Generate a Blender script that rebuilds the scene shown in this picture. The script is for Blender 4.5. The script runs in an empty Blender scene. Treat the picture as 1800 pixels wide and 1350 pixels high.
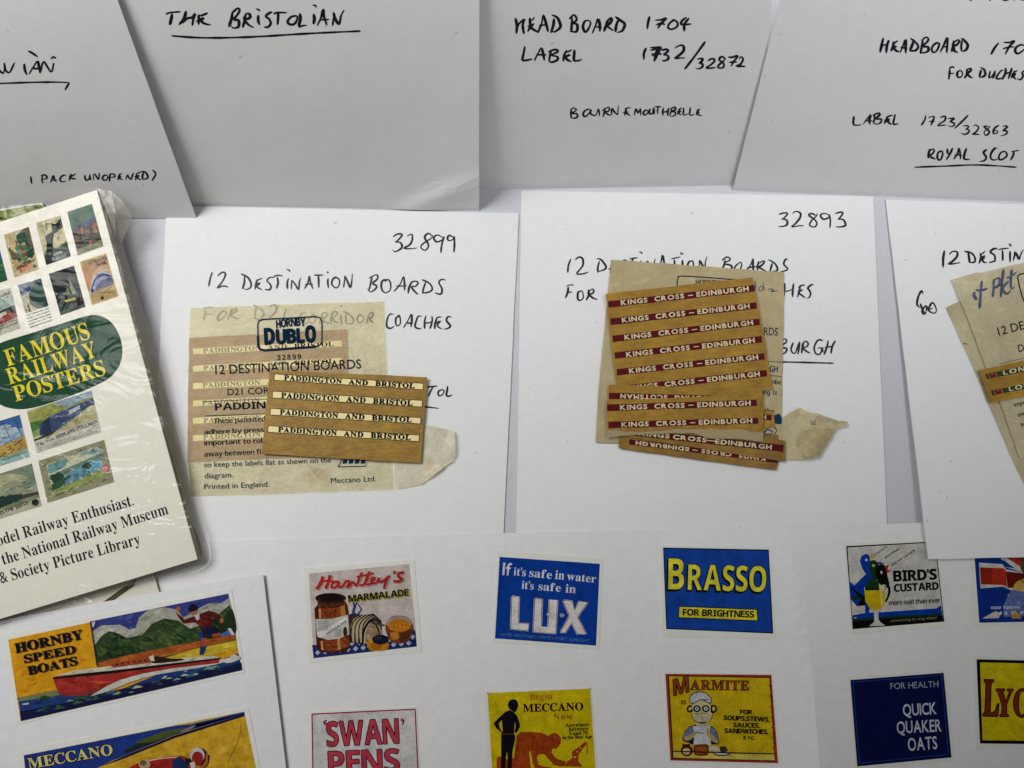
import bpy, math, random
from mathutils import Vector
from mathutils.geometry import tessellate_polygon

# ------------------------------------------------------------------ camera, light, exposure
SC = bpy.context.scene
COL = SC.collection
FOC = 1400.0                      # focal length in photo pixels (1800 wide)
DIST = 0.364                      # metres from lens to the middle of the table
TILT = math.radians(7.0)
CAM = Vector((0.0, -DIST * math.sin(TILT), DIST * math.cos(TILT)))

cam = bpy.data.cameras.new('camera')
cam.sensor_width = 36.0
cam.lens = 36.0 * FOC / 1800.0
cam.clip_start = 0.01
cam.clip_end = 20.0
camo = bpy.data.objects.new('camera', cam)
camo.location = CAM
camo.rotation_euler = (TILT, 0, 0)
COL.objects.link(camo)
SC.camera = camo

world = bpy.data.worlds.new('World')
SC.world = world
world.use_nodes = True
bg = world.node_tree.nodes['Background']
bg.inputs[0].default_value = (1.0, 0.98, 0.95, 1)
bg.inputs[1].default_value = 0.13


def area(name, loc, target, sx, sy, power, col, spread):
    l = bpy.data.lights.new(name, 'AREA')
    l.shape = 'RECTANGLE'
    l.size, l.size_y = sx, sy
    l.energy = power
    l.color = col
    l.spread = math.radians(spread)
    o = bpy.data.objects.new(name, l)
    o.location = loc
    d = Vector(target) - Vector(loc)
    o.rotation_euler = d.to_track_quat('-Z', 'Y').to_euler()
    COL.objects.link(o)
    return o


area('ceiling_lamp_left', (-0.482, 0.283, 0.752), (-0.215, 0.062, 0), 0.45, 0.36, 0.99, (1.0, 0.99, 0.98), 61)
area('ceiling_lamp_right', (0.387, 0.154, 0.772), (0.235, 0.262, 0), 0.45, 0.36, 0.465, (0.97, 0.985, 1.0), 41)

SC.view_settings.view_transform = 'Standard'
SC.view_settings.look = 'None'
SC.view_settings.exposure = 0.0
SC.view_settings.gamma = 1.0
SC.view_settings.use_curve_mapping = False

# ------------------------------------------------------------------ from the photograph to the table
CT, ST = math.cos(TILT), math.sin(TILT)


def ray(px, py):
    a, b, c = (px - 900.0) / FOC, -(py - 675.0) / FOC, -1.0
    return (a, b * CT - c * ST, b * ST + c * CT)


def at(px, py, h, dz=0.0):
    """point of the paper surface h(x, y) (+ dz) seen at this place in the photo"""
    d = ray(px, py)

    def g(t):
        return CAM.z + t * d[2] - h(CAM.x + t * d[0], CAM.y + t * d[1]) - dz
    t0 = CAM.z / -d[2]
    t1 = t0 * 0.97
    g0, g1 = g(t0), g(t1)
    for _ in range(14):
        if abs(g1 - g0) < 1e-14:
            break
        t2 = t1 - g1 * (t1 - t0) / (g1 - g0)
        t0, g0, t1 = t1, g1, t2
        g1 = g(t1)
        if abs(g1) < 1e-10:
            break
    return Vector((CAM.x + t1 * d[0], CAM.y + t1 * d[1], CAM.z + t1 * d[2]))


def flat(z):
    f = lambda x, y: z
    f.flat = True
    return f


def table(px, py):
    return at(px, py, flat(0.0))


# ------------------------------------------------------------------ colours and materials
def lin(c):
    c /= 255.0
    return c / 12.92 if c <= 0.04045 else ((c + 0.055) / 1.055) ** 2.4


def hx(s):
    s = s.lstrip('#')
    return tuple(lin(int(s[i:i + 2], 16)) for i in (0, 2, 4))


def node(nt, kind, **kw):
    n = nt.nodes.new(kind)
    for k, v in kw.items():
        setattr(n, k, v)
    return n


def new_mat(name):
    m = bpy.data.materials.new(name)
    m.use_nodes = True
    nt = m.node_tree
    return m, nt, nt.nodes['Principled BSDF'], nt.nodes['Material Output']


def noise(nt, scale, detail=4, rough=0.6, vec=None):
    n = node(nt, 'ShaderNodeTexNoise')
    n.inputs['Scale'].default_value = scale
    n.inputs['Detail'].default_value = detail
    n.inputs['Roughness'].default_value = rough
    if vec is not None:
        nt.links.new(vec, n.inputs['Vector'])
    return n


def ramp(nt, src, a, b, p0=0.3, p1=0.7):
    r = node(nt, 'ShaderNodeValToRGB')
    r.color_ramp.elements[0].position = p0
    r.color_ramp.elements[1].position = p1
    r.color_ramp.elements[0].color = (*a, 1)
    r.color_ramp.elements[1].color = (*b, 1)
    nt.links.new(src, r.inputs[0])
    return r


def coords(nt, scale=(1, 1, 1), rot=0.0):
    tc = node(nt, 'ShaderNodeTexCoord')
    mp = node(nt, 'ShaderNodeMapping')
    mp.inputs['Scale'].default_value = scale
    mp.inputs['Rotation'].default_value = (0, 0, rot)
    nt.links.new(tc.outputs['Object'], mp.inputs['Vector'])
    return mp.outputs['Vector']


def mixc(nt, kind, fac, a, b):
    m = node(nt, 'ShaderNodeMix', data_type='RGBA', blend_type=kind)
    m.inputs[0].default_value = fac
    if hasattr(a, 'is_linked'):
        nt.links.new(a, m.inputs[6])
    else:
        m.inputs[6].default_value = (*a, 1)
    if hasattr(b, 'is_linked'):
        nt.links.new(b, m.inputs[7])
    else:
        m.inputs[7].default_value = (*b, 1)
    return m.outputs[2]


def bump(nt, src, strength, dist, prev=None):
    b = node(nt, 'ShaderNodeBump')
    b.inputs['Strength'].default_value = strength
    b.inputs['Distance'].default_value = dist
    nt.links.new(src, b.inputs['Height'])
    if prev is not None:
        nt.links.new(prev, b.inputs['Normal'])
    return b.outputs[0]


def paper_mat(name, base, rough=0.85, mottle=0.05, wave=0.35, spec=0.25, specks=True):
    """plain paper: faint mottling, fibres, specks and slow waves in the sheet"""
    m, nt, b, out = new_mat(name)
    v = coords(nt)
    lo = tuple(c * (1 - mottle) for c in base)
    hi = tuple(min(1, c * (1 + mottle * 0.6)) for c in base)
    n1 = noise(nt, 260, 5, 0.65, v)
    c = ramp(nt, n1.outputs[0], lo, hi).outputs[0]
    n3 = noise(nt, 14, 3, 0.55, v)
    c = mixc(nt, 'MULTIPLY', 1.0, c, ramp(nt, n3.outputs[0], (0.98, 0.98, 0.98), (1, 1, 1)).outputs[0])
    if specks:
        n4 = noise(nt, 420, 1, 0.4, v)
        c = mixc(nt, 'MULTIPLY', 1.0, c, ramp(nt, n4.outputs[0], (1, 1, 1), (0.74, 0.73, 0.71), 0.785, 0.81).outputs[0])
    nt.links.new(c, b.inputs['Base Color'])
    b.inputs['Roughness'].default_value = rough
    b.inputs['Specular IOR Level'].default_value = spec
    v2 = coords(nt, (1, 2.2, 1), 0.15)
    nf = noise(nt, 1500, 4, 0.7, v2)
    bb = bump(nt, nf.outputs[0], 0.16, 0.00010)
    nw = noise(nt, 22, 2, 0.5, coords(nt, (1, 0.6, 1), 0.5))
    bb = bump(nt, nw.outputs[0], wave, 0.004, bb)
    nd = noise(nt, 7, 1, 0.4, coords(nt, (1.3, 0.8, 1), 0.8))
    bb = bump(nt, nd.outputs[0], wave * 0.9, 0.014, bb)
    nt.links.new(bb, b.inputs['Normal'])
    return m


def print_mat(name, rough=0.75, mottle=0.16, spec=0.07, bump_s=0.1):
    """printed ink: colour of each printed shape with a slightly uneven litho texture"""
    m, nt, b, out = new_mat(name)
    at_ = node(nt, 'ShaderNodeAttribute', attribute_name='Col')
    v = coords(nt)
    n1 = noise(nt, 1100, 3, 0.7, v)
    n2 = noise(nt, 190, 4, 0.6, v)
    gm = node(nt, 'ShaderNodeGamma')
    gm.inputs[1].default_value = 1.16
    nt.links.new(at_.outputs['Color'], gm.inputs[0])
    c = mixc(nt, 'MULTIPLY', 1.0, gm.outputs[0], ramp(nt, n1.outputs[0], (1 - mottle,) * 3, (1, 1, 1)).outputs[0])
    c = mixc(nt, 'MULTIPLY', 1.0, c, ramp(nt, n2.outputs[0], (1 - mottle * 1.1,) * 3, (1.03, 1.03, 1.03)).outputs[0])
    nt.links.new(c, b.inputs['Base Color'])
    b.inputs['Roughness'].default_value = rough
    b.inputs['Specular IOR Level'].default_value = spec
    nt.links.new(bump(nt, n2.outputs[0], bump_s, 0.0004), b.inputs['Normal'])
    return m


def ink_mat(name, base=(0.009, 0.008, 0.014), rough=0.45):
    m, nt, b, out = new_mat(name)
    n1 = noise(nt, 500, 3, 0.6, coords(nt))
    c = ramp(nt, n1.outputs[0], tuple(x * 0.6 for x in base), tuple(x * 2.2 for x in base), 0.35, 0.75).outputs[0]
    nt.links.new(c, b.inputs['Base Color'])
    b.inputs['Roughness'].default_value = rough
    b.inputs['Specular IOR Level'].default_value = 0.2
    return m


def glassine_mat(name, base, clear, rough=0.42, crinkle=0.8, spec=0.5):
    """waxed translucent packet paper: clouded, creased, partly see-through"""
    m, nt, b, out = new_mat(name)
    v = coords(nt)
    n1 = noise(nt, 55, 6, 0.65, v)
    n2 = noise(nt, 360, 4, 0.7, v)
    lo = tuple(c * 0.80 for c in base)
    hi = tuple(min(1, c * 1.08) for c in base)
    c = ramp(nt, n1.outputs[0], lo, hi, 0.3, 0.68).outputs[0]
    c = mixc(nt, 'MULTIPLY', 1.0, c, ramp(nt, n2.outputs[0], (0.88, 0.86, 0.8), (1, 1, 1)).outputs[0])
    ns = noise(nt, 38, 2, 0.4, coords(nt, (1, 1, 1), 1.0))
    c = mixc(nt, 'MULTIPLY', 1.0, c, ramp(nt, ns.outputs[0], (1, 1, 1), (0.66, 0.45, 0.2), 0.66, 0.80).outputs[0])
    nk = noise(nt, 48, 5, 0.7, coords(nt, (1, 1.7, 1), 0.4))
    nk.inputs['Distortion'].default_value = 1.6
    kr = ramp(nt, nk.outputs[0], (0, 0, 0), (0.22, 0.21, 0.16), 0.55, 0.72)
    c = mixc(nt, 'ADD', min(1.0, crinkle * 0.5), c, kr.outputs[0])
    nt.links.new(c, b.inputs['Base Color'])
    b.inputs['Roughness'].default_value = rough
    b.inputs['Specular IOR Level'].default_value = spec
    vo = node(nt, 'ShaderNodeTexVoronoi', feature='DISTANCE_TO_EDGE')
    vo.inputs['Scale'].default_value = 70
    nw = noise(nt, 30, 3, 0.6, v)
    mx = mixc(nt, 'MIX', 0.10, v, nw.outputs['Color'])
    nt.links.new(mx, vo.inputs['Vector'])
    cr = ramp(nt, vo.outputs[0], (0, 0, 0), (1, 1, 1), 0.0, 0.10)
    bb = bump(nt, cr.outputs[0], 0.10 * crinkle, 0.0003)
    bb = bump(nt, n1.outputs[0], 0.5 * crinkle, 0.0014, bb)
    bb = bump(nt, n2.outputs[0], 0.15 * crinkle, 0.0002, bb)
    nt.links.new(bb, b.inputs['Normal'])
    if clear > 0:
        tr = node(nt, 'ShaderNodeBsdfTransparent')
        tr.inputs[0].default_value = (1.0, 0.993, 0.965, 1)
        mx = node(nt, 'ShaderNodeMixShader')
        mr = node(nt, 'ShaderNodeMapRange')
        mr.inputs['To Min'].default_value = max(0, clear - 0.10)
        mr.inputs['To Max'].default_value = clear + 0.08
        nt.links.new(n1.outputs[0], mr.inputs[0])
        nt.links.new(mr.outputs[0], mx.inputs[0])
        nt.links.new(b.outputs[0], mx.inputs[1])
        nt.links.new(tr.outputs[0], mx.inputs[2])
        nt.links.new(mx.outputs[0], out.inputs[0])
    return m


def backing_mat(name, base):
    """brown waxed backing paper with blotches and long fibres"""
    m, nt, b, out = new_mat(name)
    n1 = noise(nt, 70, 5, 0.65, coords(nt))
    n2 = noise(nt, 240, 5, 0.75, coords(nt, (0.55, 1.7, 1), 0.08))
    n3 = noise(nt, 900, 3, 0.7, coords(nt))
    lo = (base[0] * 0.74, base[1] * 0.68, base[2] * 0.6)
    hi = (base[0] * 1.18, base[1] * 1.16, base[2] * 1.2)
    c = ramp(nt, n1.outputs[0], lo, hi, 0.28, 0.72).outputs[0]
    c = mixc(nt, 'MULTIPLY', 1.0, c, ramp(nt, n2.outputs[0], (0.72, 0.66, 0.54), (1.12, 1.12, 1.16), 0.3, 0.68).outputs[0])
    c = mixc(nt, 'MULTIPLY', 1.0, c, ramp(nt, n3.outputs[0], (0.84, 0.83, 0.8), (1, 1, 1)).outputs[0])
    nt.links.new(c, b.inputs['Base Color'])
    b.inputs['Roughness'].default_value = 0.4
    b.inputs['Specular IOR Level'].default_value = 0.22
    bb = bump(nt, n2.outputs[0], 0.5, 0.0008)
    bb = bump(nt, n3.outputs[0], 0.2, 0.0002, bb)
    nt.links.new(bb, b.inputs['Normal'])
    return m


def film_mat(name, milky=0.006, gloss=0.010, haze=(0.8, 0.8, 0.78), rough=0.09):
    """clear cellophane: see-through, with crumpled highlights"""
    m, nt, b, out = new_mat(name)
    nt.nodes.remove(b)
    tr = node(nt, 'ShaderNodeBsdfTransparent')
    tr.inputs[0].default_value = (0.975, 0.975, 0.965, 1)
    gl = node(nt, 'ShaderNodeBsdfGlossy')
    gl.inputs['Roughness'].default_value = rough
    df = node(nt, 'ShaderNodeBsdfDiffuse')
    df.inputs[0].default_value = (*haze, 1)
    v = coords(nt)
    n1 = noise(nt, 26, 3, 0.55, coords(nt, (1.0, 1.6, 1), 0.9))
    n1.inputs['Distortion'].default_value = 1.2
    n2 = noise(nt, 120, 4, 0.6, v)
    bb = bump(nt, n1.outputs[0], 0.7, 0.0042)
    bb = bump(nt, n2.outputs[0], 0.15, 0.0002, bb)
    nt.links.new(bb, gl.inputs['Normal'])
    m1 = node(nt, 'ShaderNodeMixShader')
    m1.inputs[0].default_value = milky
    nt.links.new(tr.outputs[0], m1.inputs[1])
    nt.links.new(df.outputs[0], m1.inputs[2])
    m2 = node(nt, 'ShaderNodeMixShader')
    m2.inputs[0].default_value = gloss
    nt.links.new(m1.outputs[0], m2.inputs[1])
    nt.links.new(gl.outputs[0], m2.inputs[2])
    nt.links.new(m2.outputs[0], out.inputs[0])
    return m


def cloth_mat(name):
    m, nt, b, out = new_mat(name)
    w = node(nt, 'ShaderNodeTexWave', wave_type='BANDS', bands_direction='X', wave_profile='SIN')
    w.inputs['Scale'].default_value = 420
    w.inputs['Distortion'].default_value = 0.6
    w.inputs['Detail'].default_value = 2
    nt.links.new(coords(nt, (1, 1, 1), math.radians(38)), w.inputs['Vector'])
    n2 = noise(nt, 900, 3, 0.7, coords(nt, (1, 1, 1)))
    c = ramp(nt, w.outputs[0], (0.56, 0.57, 0.62), (0.74, 0.75, 0.79), 0.1, 0.9).outputs[0]
    c = mixc(nt, 'MULTIPLY', 1.0, c, ramp(nt, n2.outputs[0], (0.9, 0.9, 0.9), (1, 1, 1)).outputs[0])
    nt.links.new(c, b.inputs['Base Color'])
    b.inputs['Roughness'].default_value = 0.9
    b.inputs['Specular IOR Level'].default_value = 0.1
    bb = bump(nt, w.outputs[0], 0.5, 0.0003)
    nw = noise(nt, 11, 2, 0.5, coords(nt))
    bb = bump(nt, nw.outputs[0], 0.35, 0.01, bb)
    nt.links.new(bb, b.inputs['Normal'])
    return m


WHITE = paper_mat('envelope_paper', (0.792, 0.80, 0.803), mottle=0.028, wave=0.22)
WHITE2 = paper_mat('sheet_paper', (0.78, 0.78, 0.785), rough=0.6, wave=0.25, spec=0.35, specks=False)
CARD = paper_mat('sheet_card', (0.74, 0.745, 0.755), rough=0.5, wave=0.15, spec=0.4, specks=False)
STICK = paper_mat('cream_sticker', (0.74, 0.745, 0.69), rough=0.55, wave=0.1, spec=0.35, specks=False)
CREAM = paper_mat('cream_card', (0.80, 0.775, 0.68), rough=0.5, wave=0.1, spec=0.35, specks=False)
EDGE = paper_mat('card_edges', (0.40, 0.37, 0.30), rough=0.8, mottle=0.2, specks=False)
PRINT = print_mat('printed_ink', mottle=0.30)
GLOSSPRINT = print_mat('gloss_printed_ink', rough=0.6, mottle=0.2)
LITHO = print_mat('litho_printed_ink', rough=0.6, mottle=0.28)
INK = ink_mat('black_pen_ink')
BLUEINK = ink_mat('blue_pen_ink', (0.055, 0.065, 0.12), 0.6)
GLASS1 = glassine_mat('pale_glassine', (0.98, 0.90, 0.60), 0.85, rough=0.38, crinkle=2.2)
GLASS1F = glassine_mat('pale_glassine_flap', (0.90, 0.86, 0.68), 0.55, crinkle=1.3)
GLASS2 = glassine_mat('brown_glassine', (0.50, 0.41, 0.215), 0.06, crinkle=1.0, rough=0.45, spec=0.4)
GLASS2F = glassine_mat('brown_glassine_flap', (0.60, 0.52, 0.32), 0.10, crinkle=1.5, rough=0.55, spec=0.3)
GLASS3 = glassine_mat('cream_glassine', (0.72, 0.65, 0.42), 0.48, crinkle=1.4)
GLASS4 = glassine_mat('worn_glassine', (0.66, 0.59, 0.36), 0.40, crinkle=1.2)
BROWN = backing_mat('brown_backing', (0.37, 0.225, 0.030))
BROWN2 = backing_mat('gold_backing', (0.385, 0.225, 0.020))
BROWN3 = backing_mat('dull_backing', (0.30, 0.175, 0.026))
INNER = backing_mat('tan_backing', (0.36, 0.155, 0.020))
CLEAR = film_mat('cellophane')
CLEAR2 = film_mat('cellophane_edge', 0.45, 0.03, (0.44, 0.41, 0.35), 0.25)
WAX = film_mat('wax_interleaf', 0.45, 0.0, (0.56, 0.47, 0.28))
CLOTH = cloth_mat('twill_cloth')


# ------------------------------------------------------------------ objects
def thing(name, label, cat, loc, group=None, kind=None):
    o = bpy.data.objects.new(name, None)
    o.empty_display_size = 0.01
    COL.objects.link(o)
    o.location = loc
    o['label'] = label
    o['category'] = cat
    if group:
        o['group'] = group
    if kind:
        o['kind'] = kind
    return o


def origin(o):
    v = Vector((0, 0, 0))
    while o is not None:
        v += o.location
        o = o.parent
    return v


def mesh_obj(name, verts, faces, material, parent=None, label=None, cols=None, smooth=False):
    org = origin(parent) if parent else Vector((0, 0, 0))
    me = bpy.data.meshes.new(name)
    me.from_pydata([tuple(Vector(v) - org) for v in verts], [], faces)
    if cols is not None:
        a = me.color_attributes.new('Col', 'FLOAT_COLOR', 'POINT')
        flatc = []
        for c in cols:
            flatc.extend((c[0], c[1], c[2], 1.0))
        a.data.foreach_set('color', flatc)
    if smooth:
        for p in me.polygons:
            p.use_smooth = True
    me.materials.append(material)
    me.update()
    o = bpy.data.objects.new(name, me)
    COL.objects.link(o)
    if parent:
        o.parent = parent
    if label:
        o['label'] = label
    return o


def tess(pts):
    return tessellate_polygon([[Vector((p[0], p[1], 0)) for p in pts]])


def split_tri(t, m):
    a, b, c = t
    la = math.dist(a, b), math.dist(b, c), math.dist(c, a)
    k = max(range(3), key=lambda i: la[i])
    if la[k] <= m:
        return [t]
    p = (a, b, c)
    u, v, w = p[k], p[(k + 1) % 3], p[(k + 2) % 3]
    mid = ((u[0] + v[0]) / 2, (u[1] + v[1]) / 2)
    return split_tri((u, mid, w), m) + split_tri((mid, v, w), m)


def wobble(pts, amp, seed, step=14):
    """a cut or torn outline: edges broken up with small irregularities"""
    r = random.Random(seed)
    out = []
    n = len(pts)
    for i in range(n):
        a, b = pts[i], pts[(i + 1) % n]
        k = max(1, int(math.dist(a, b) / step))
        for j in range(k):
            t = j / k
            s = 0.0 if j == 0 else amp
            out.append((a[0] + (b[0] - a[0]) * t + r.uniform(-s, s), a[1] + (b[1] - a[1]) * t + r.uniform(-s, s)))
    return out


def plate(name, pts, h, dz, thick, material, parent, label=None, curved=False, fine=26):
    """a piece of paper or card with this outline, lying on surface h, with real thickness"""
    verts, faces = [], []
    if curved:
        base = [tuple(p) for p in pts]
        tris = []
        for t in tess(base):
            tris += split_tri(tuple(base[i] for i in t), fine)
        key = {}
        for t in tris:
            f = []
            for p in t:
                k = (round(p[0], 3), round(p[1], 3))
                if k not in key:
                    key[k] = len(verts)
                    verts.append(at(p[0], p[1], h, dz))
                f.append(key[k])
            faces.append(f)
        # make all triangles face up
        faces = [f if (verts[f[1]] - verts[f[0]]).cross(verts[f[2]] - verts[f[0]]).z > 0 else f[::-1] for f in faces]
        edges = {}
        for f in faces:
            for i in range(3):
                e = (f[i], f[(i + 1) % 3])
                edges[e] = edges.get(e, 0) + 1
        n = len(verts)
        verts += [v - Vector((0, 0, thick)) for v in verts]
        top = list(faces)
        faces += [[i + n for i in f[::-1]] for f in top]
        for (a, b) in edges:
            if (b, a) not in edges:
                faces.append([b, a, a + n, b + n])
    else:
        ring = [at(p[0], p[1], h, dz) for p in pts]
        area2 = sum(ring[i].x * ring[(i + 1) % len(ring)].y - ring[(i + 1) % len(ring)].x * ring[i].y for i in range(len(ring)))
        if area2 < 0:
            ring = ring[::-1]
        n = len(ring)
        verts = ring + [v - Vector((0, 0, thick)) for v in ring]
        faces = [list(range(n)), [i + n for i in range(n)][::-1]]
        for i in range(n):
            j = (i + 1) % n
            faces.append([i, i + n, j + n, j])
    return mesh_obj(name, verts, faces, material, parent, label)


# ------------------------------------------------------------------ lettering
MATHS = {'b': (0x1D400, 0x1D41A, 0x1D7CE), 'sb': (0x1D5D4, 0x1D5EE, 0x1D7EC), 'bi': (0x1D468, 0x1D482, None),
         'sbi': (0x1D63C, 0x1D656, None), 'script': (0x1D4D0, 0x1D4EA, None)}
_G, _CAP = {}, {}


def font_mesh(body, off):
    c = bpy.data.curves.new('lettering', 'FONT')
    c.body = body
    c.resolution_u = 3
    c.offset = off
    o = bpy.data.objects.new('lettering', c)
    COL.objects.link(o)
    dg = bpy.context.evaluated_depsgraph_get()
    me = bpy.data.meshes.new_from_object(o.evaluated_get(dg))
    me.calc_loop_triangles()
    vs = [(v.co.x, v.co.y) for v in me.vertices]
    tris = [tuple(vs[i] for i in t.vertices) for t in me.loop_triangles]
    bpy.data.objects.remove(o)
    bpy.data.curves.remove(c)
    bpy.data.meshes.remove(me)
    return tris


def glyph(ch, kind, off):
    k = (ch, kind, off)
    if k not in _G:
        u = ch
        if kind in MATHS:
            b = MATHS[kind]
            if 'A' <= ch <= 'Z':
                u = chr(b[0] + ord(ch) - 65)
            elif 'a' <= ch <= 'z':
                u = chr(b[1] + ord(ch) - 97)
            elif ch.isdigit() and b[2]:
                u = chr(b[2] + ord(ch) - 48)
        t = font_mesh(u, off)
        xs = [p[0] for tr in t for p in tr] or [0]
        _G[k] = (t, min(xs), max(xs))
    return _G[k]


def cap_of(kind):
    if kind not in _CAP:
        t = glyph('H', kind, 0.0)[0]
        _CAP[kind] = max(p[1] for tr in t for p in tr)
    return _CAP[kind]


def layout(s, kind, off=0.0, gap=0.0):
    """triangles of a line of lettering, cap height 1, starting at x = 0"""
    if kind == 'g' and gap == 0:
        tris = font_mesh(s, off)
    else:
        tris, x = [], 0.0
        for ch in s:
            if ch == ' ':
                x += 0.26 + gap
                continue
            t, a, b = glyph(ch, kind, off)
            tris += [tuple((p[0] - a + x, p[1]) for p in tr) for tr in t]
            x += (b - a) + 0.055 + gap
    xs = [p[0] for tr in tris for p in tr]
    x0, x1 = min(xs), max(xs)
    k = 1.0 / cap_of(kind)
    return [tuple(((p[0] - x0) * k, p[1] * k) for p in tr) for tr in tris], (x1 - x0) * k


EPS = 3e-6


def spline(pts, n=6):
    if len(pts) < 3:
        return [tuple(p) for p in pts]
    out = []
    for i in range(len(pts) - 1):
        p0 = pts[max(0, i - 1)]
        p1, p2 = pts[i], pts[i + 1]
        p3 = pts[min(len(pts) - 1, i + 2)]
        for j in range(n):
            t = j / n
            f = lambda a, b, c, d: 0.5 * (2 * b + (c - a) * t + (2 * a - 5 * b + 4 * c - d) * t * t + (3 * b - a - 3 * c + d) * t ** 3)
            out.append((f(p0[0], p1[0], p2[0], p3[0]), f(p0[1], p1[1], p2[1], p3[1])))
    out.append(tuple(pts[-1]))
    return out


class Art:
    """flat printed or written marks that lie on one sheet, gathered into one mesh"""

    def __init__(self, h, dz=0.00003, curved=False):
        self.h, self.z, self.curved = h, dz, curved
        self.v, self.f, self.c = [], [], []
        self.o = (0.0, 0.0, 1.0)

    def tf(self, ox, oy, s):
        self.o = (ox, oy, s)
        return self

    def px(self, p):
        return (self.o[0] + p[0] / self.o[2], self.o[1] + p[1] / self.o[2])

    def tri(self, t, col, z):
        for s in (split_tri(t, 22) if self.curved else [t]):
            i = len(self.v)
            for p in s:
                self.v.append(at(p[0], p[1], self.h, z))
                self.c.append(col)
            a, b, c = self.v[i:i + 3]
            self.f.append((i, i + 1, i + 2) if (b - a).cross(c - a).z > 0 else (i, i + 2, i + 1))

    def poly(self, pts, col, smooth=False):
        if isinstance(col, str):
            col = hx(col)
        if smooth:
            pts = spline(list(pts) + [pts[0]], 4)[:-1]
        q = [self.px(p) for p in pts]
        self.z += EPS
        for t in tess(q):
            self.tri(tuple(q[i] for i in t), col, self.z)
        return self

    def paint(self, pts, col, cols, n, s0, s1, seed=1, smooth=False, tilt=0.0):
        """a painted area: its ground colour and visible brush marks inside its outline"""
        self.poly(pts, col, smooth)
        q = spline(list(pts) + [pts[0]], 4)[:-1] if smooth else list(pts)

        def inside(x, y):
            c, j = False, len(q) - 1
            for i in range(len(q)):
                if (q[i][1] > y) != (q[j][1] > y) and x < (q[j][0] - q[i][0]) * (y - q[i][1]) / (q[j][1] - q[i][1]) + q[i][0]:
                    c = not c
                j = i
            return c
        r = random.Random(seed)
        xs, ys = [p[0] for p in q], [p[1] for p in q]
        done = 0
        for _ in range(n * 12):
            if done >= n:
                break
            x, y, L = r.uniform(min(xs), max(xs)), r.uniform(min(ys), max(ys)), r.uniform(s0, s1)
            a = tilt + r.uniform(-0.5, 0.5)
            ca, sa = math.cos(a) * L, math.sin(a) * L
            k = r.uniform(0.25, 0.5)
            d = [(x - ca, y - sa), (x - sa * k, y + ca * k), (x + ca, y + sa), (x + sa * k, y - ca * k)]
            if all(inside(*p) for p in d):
                self.z -= EPS - 4e-7
                self.poly(d, r.choice(cols), True)
                done += 1
        return self

    def disc(self, c, rx, ry, col, n=20):
        return self.poly([(c[0] + rx * math.cos(2 * math.pi * i / n), c[1] + ry * math.sin(2 * math.pi * i / n)) for i in range(n)], col)

    def frame(self, quad, w, col):
        for i in range(4):
            self.line([quad[i], quad[(i + 1) % 4]], w, col)
        return self

    def line(self, pts, w, col, smooth=False, pen=False, seed=0):
        """a drawn line; pen = True gives it the uneven width and tapered ends of handwriting"""
        if isinstance(col, str):
            col = hx(col)
        if smooth:
            pts = spline(pts)
        q = [self.px(p) for p in pts]
        w = w / self.o[2]
        r = random.Random(seed)
        # resample evenly
        if pen:
            L = [0.0]
            for i in range(len(q) - 1):
                L.append(L[-1] + math.dist(q[i], q[i + 1]))
            n = max(3, int(L[-1] / 2.6))
            out, j = [], 0
            for k in range(n + 1):
                d = L[-1] * k / n
                while j < len(q) - 2 and L[j + 1] < d:
                    j += 1
                t = 0 if L[j + 1] == L[j] else (d - L[j]) / (L[j + 1] - L[j])
                out.append((q[j][0] + (q[j + 1][0] - q[j][0]) * t, q[j][1] + (q[j + 1][1] - q[j][1]) * t))
            q = out
        n = len(q)
        self.z += EPS
        ph = r.uniform(0, 6)
        i0 = len(self.v)
        for i in range(n):
            a, b = q[max(0, i - 1)], q[min(n - 1, i + 1)]
            dx, dy = b[0] - a[0], b[1] - a[1]
            d = math.hypot(dx, dy) or 1
            ww = w
            if pen:
                ww = w * (0.80 + 0.30 * max(0.0, dy / d) + 0.14 * math.sin(ph + i * 0.33) + r.uniform(-0.05, 0.05))
                e = min(i, n - 1 - i)
                if e == 0:
                    ww *= 0.45
                elif e == 1:
                    ww *= 0.85
                if i > n * 0.8:
                    ww *= 0.88
            nx, ny = -dy / d * ww / 2, dx / d * ww / 2
            for s in (1, -1):
                self.v.append(at(q[i][0] + s * nx, q[i][1] + s * ny, self.h, self.z + i * 3e-7))
                self.c.append(col)
        for i in range(n - 1):
            k = i0 + 2 * i
            self.f.append((k + 1, k + 3, k + 2, k))
        return self

    def text(self, s, kind, p0, p1, cap, col, off=0.0, gap=0.0, slant=0.0, up=None, arch=0.0):
        """lettering from p0 to p1 along its baseline, cap height in the current units"""
        if isinstance(col, str):
            col = hx(col)
        if (kind in ('b', 'bi') and off > 0) or (kind == 'sb' and off > 0):
            e = off * cap * 0.9
            for k in range(8):
                a = k * math.pi / 4
                dx, dy = e * math.cos(a), e * math.sin(a)
                self.text(s, kind, (p0[0] + dx, p0[1] + dy), (p1[0] + dx, p1[1] + dy), cap, col, 0.0, gap, slant, up, arch)
            off = 0.0
        tris, wid = layout(s, kind, off, gap)
        ux, uy = (p1[0] - p0[0]), (p1[1] - p0[1])
        d = math.hypot(ux, uy)
        vx, vy = (uy / d * cap, -ux / d * cap) if up is None else up
        self.z += EPS
        for t in tris:
            q = []
            for (x, y) in t:
                yy = y
                xx = x / wid + slant * y * cap / d
                if arch:
                    yy = y + arch * (1 - (2 * x / wid - 1) ** 2)
                q.append(self.px((p0[0] + ux * xx + vx * yy, p0[1] + uy * xx + vy * yy)))
            self.tri(tuple(q), col, self.z)
        return self

    def build(self, name, material, parent, label=None):
        return mesh_obj(name, self.v, self.f, material, parent, label, cols=self.c)


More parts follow.
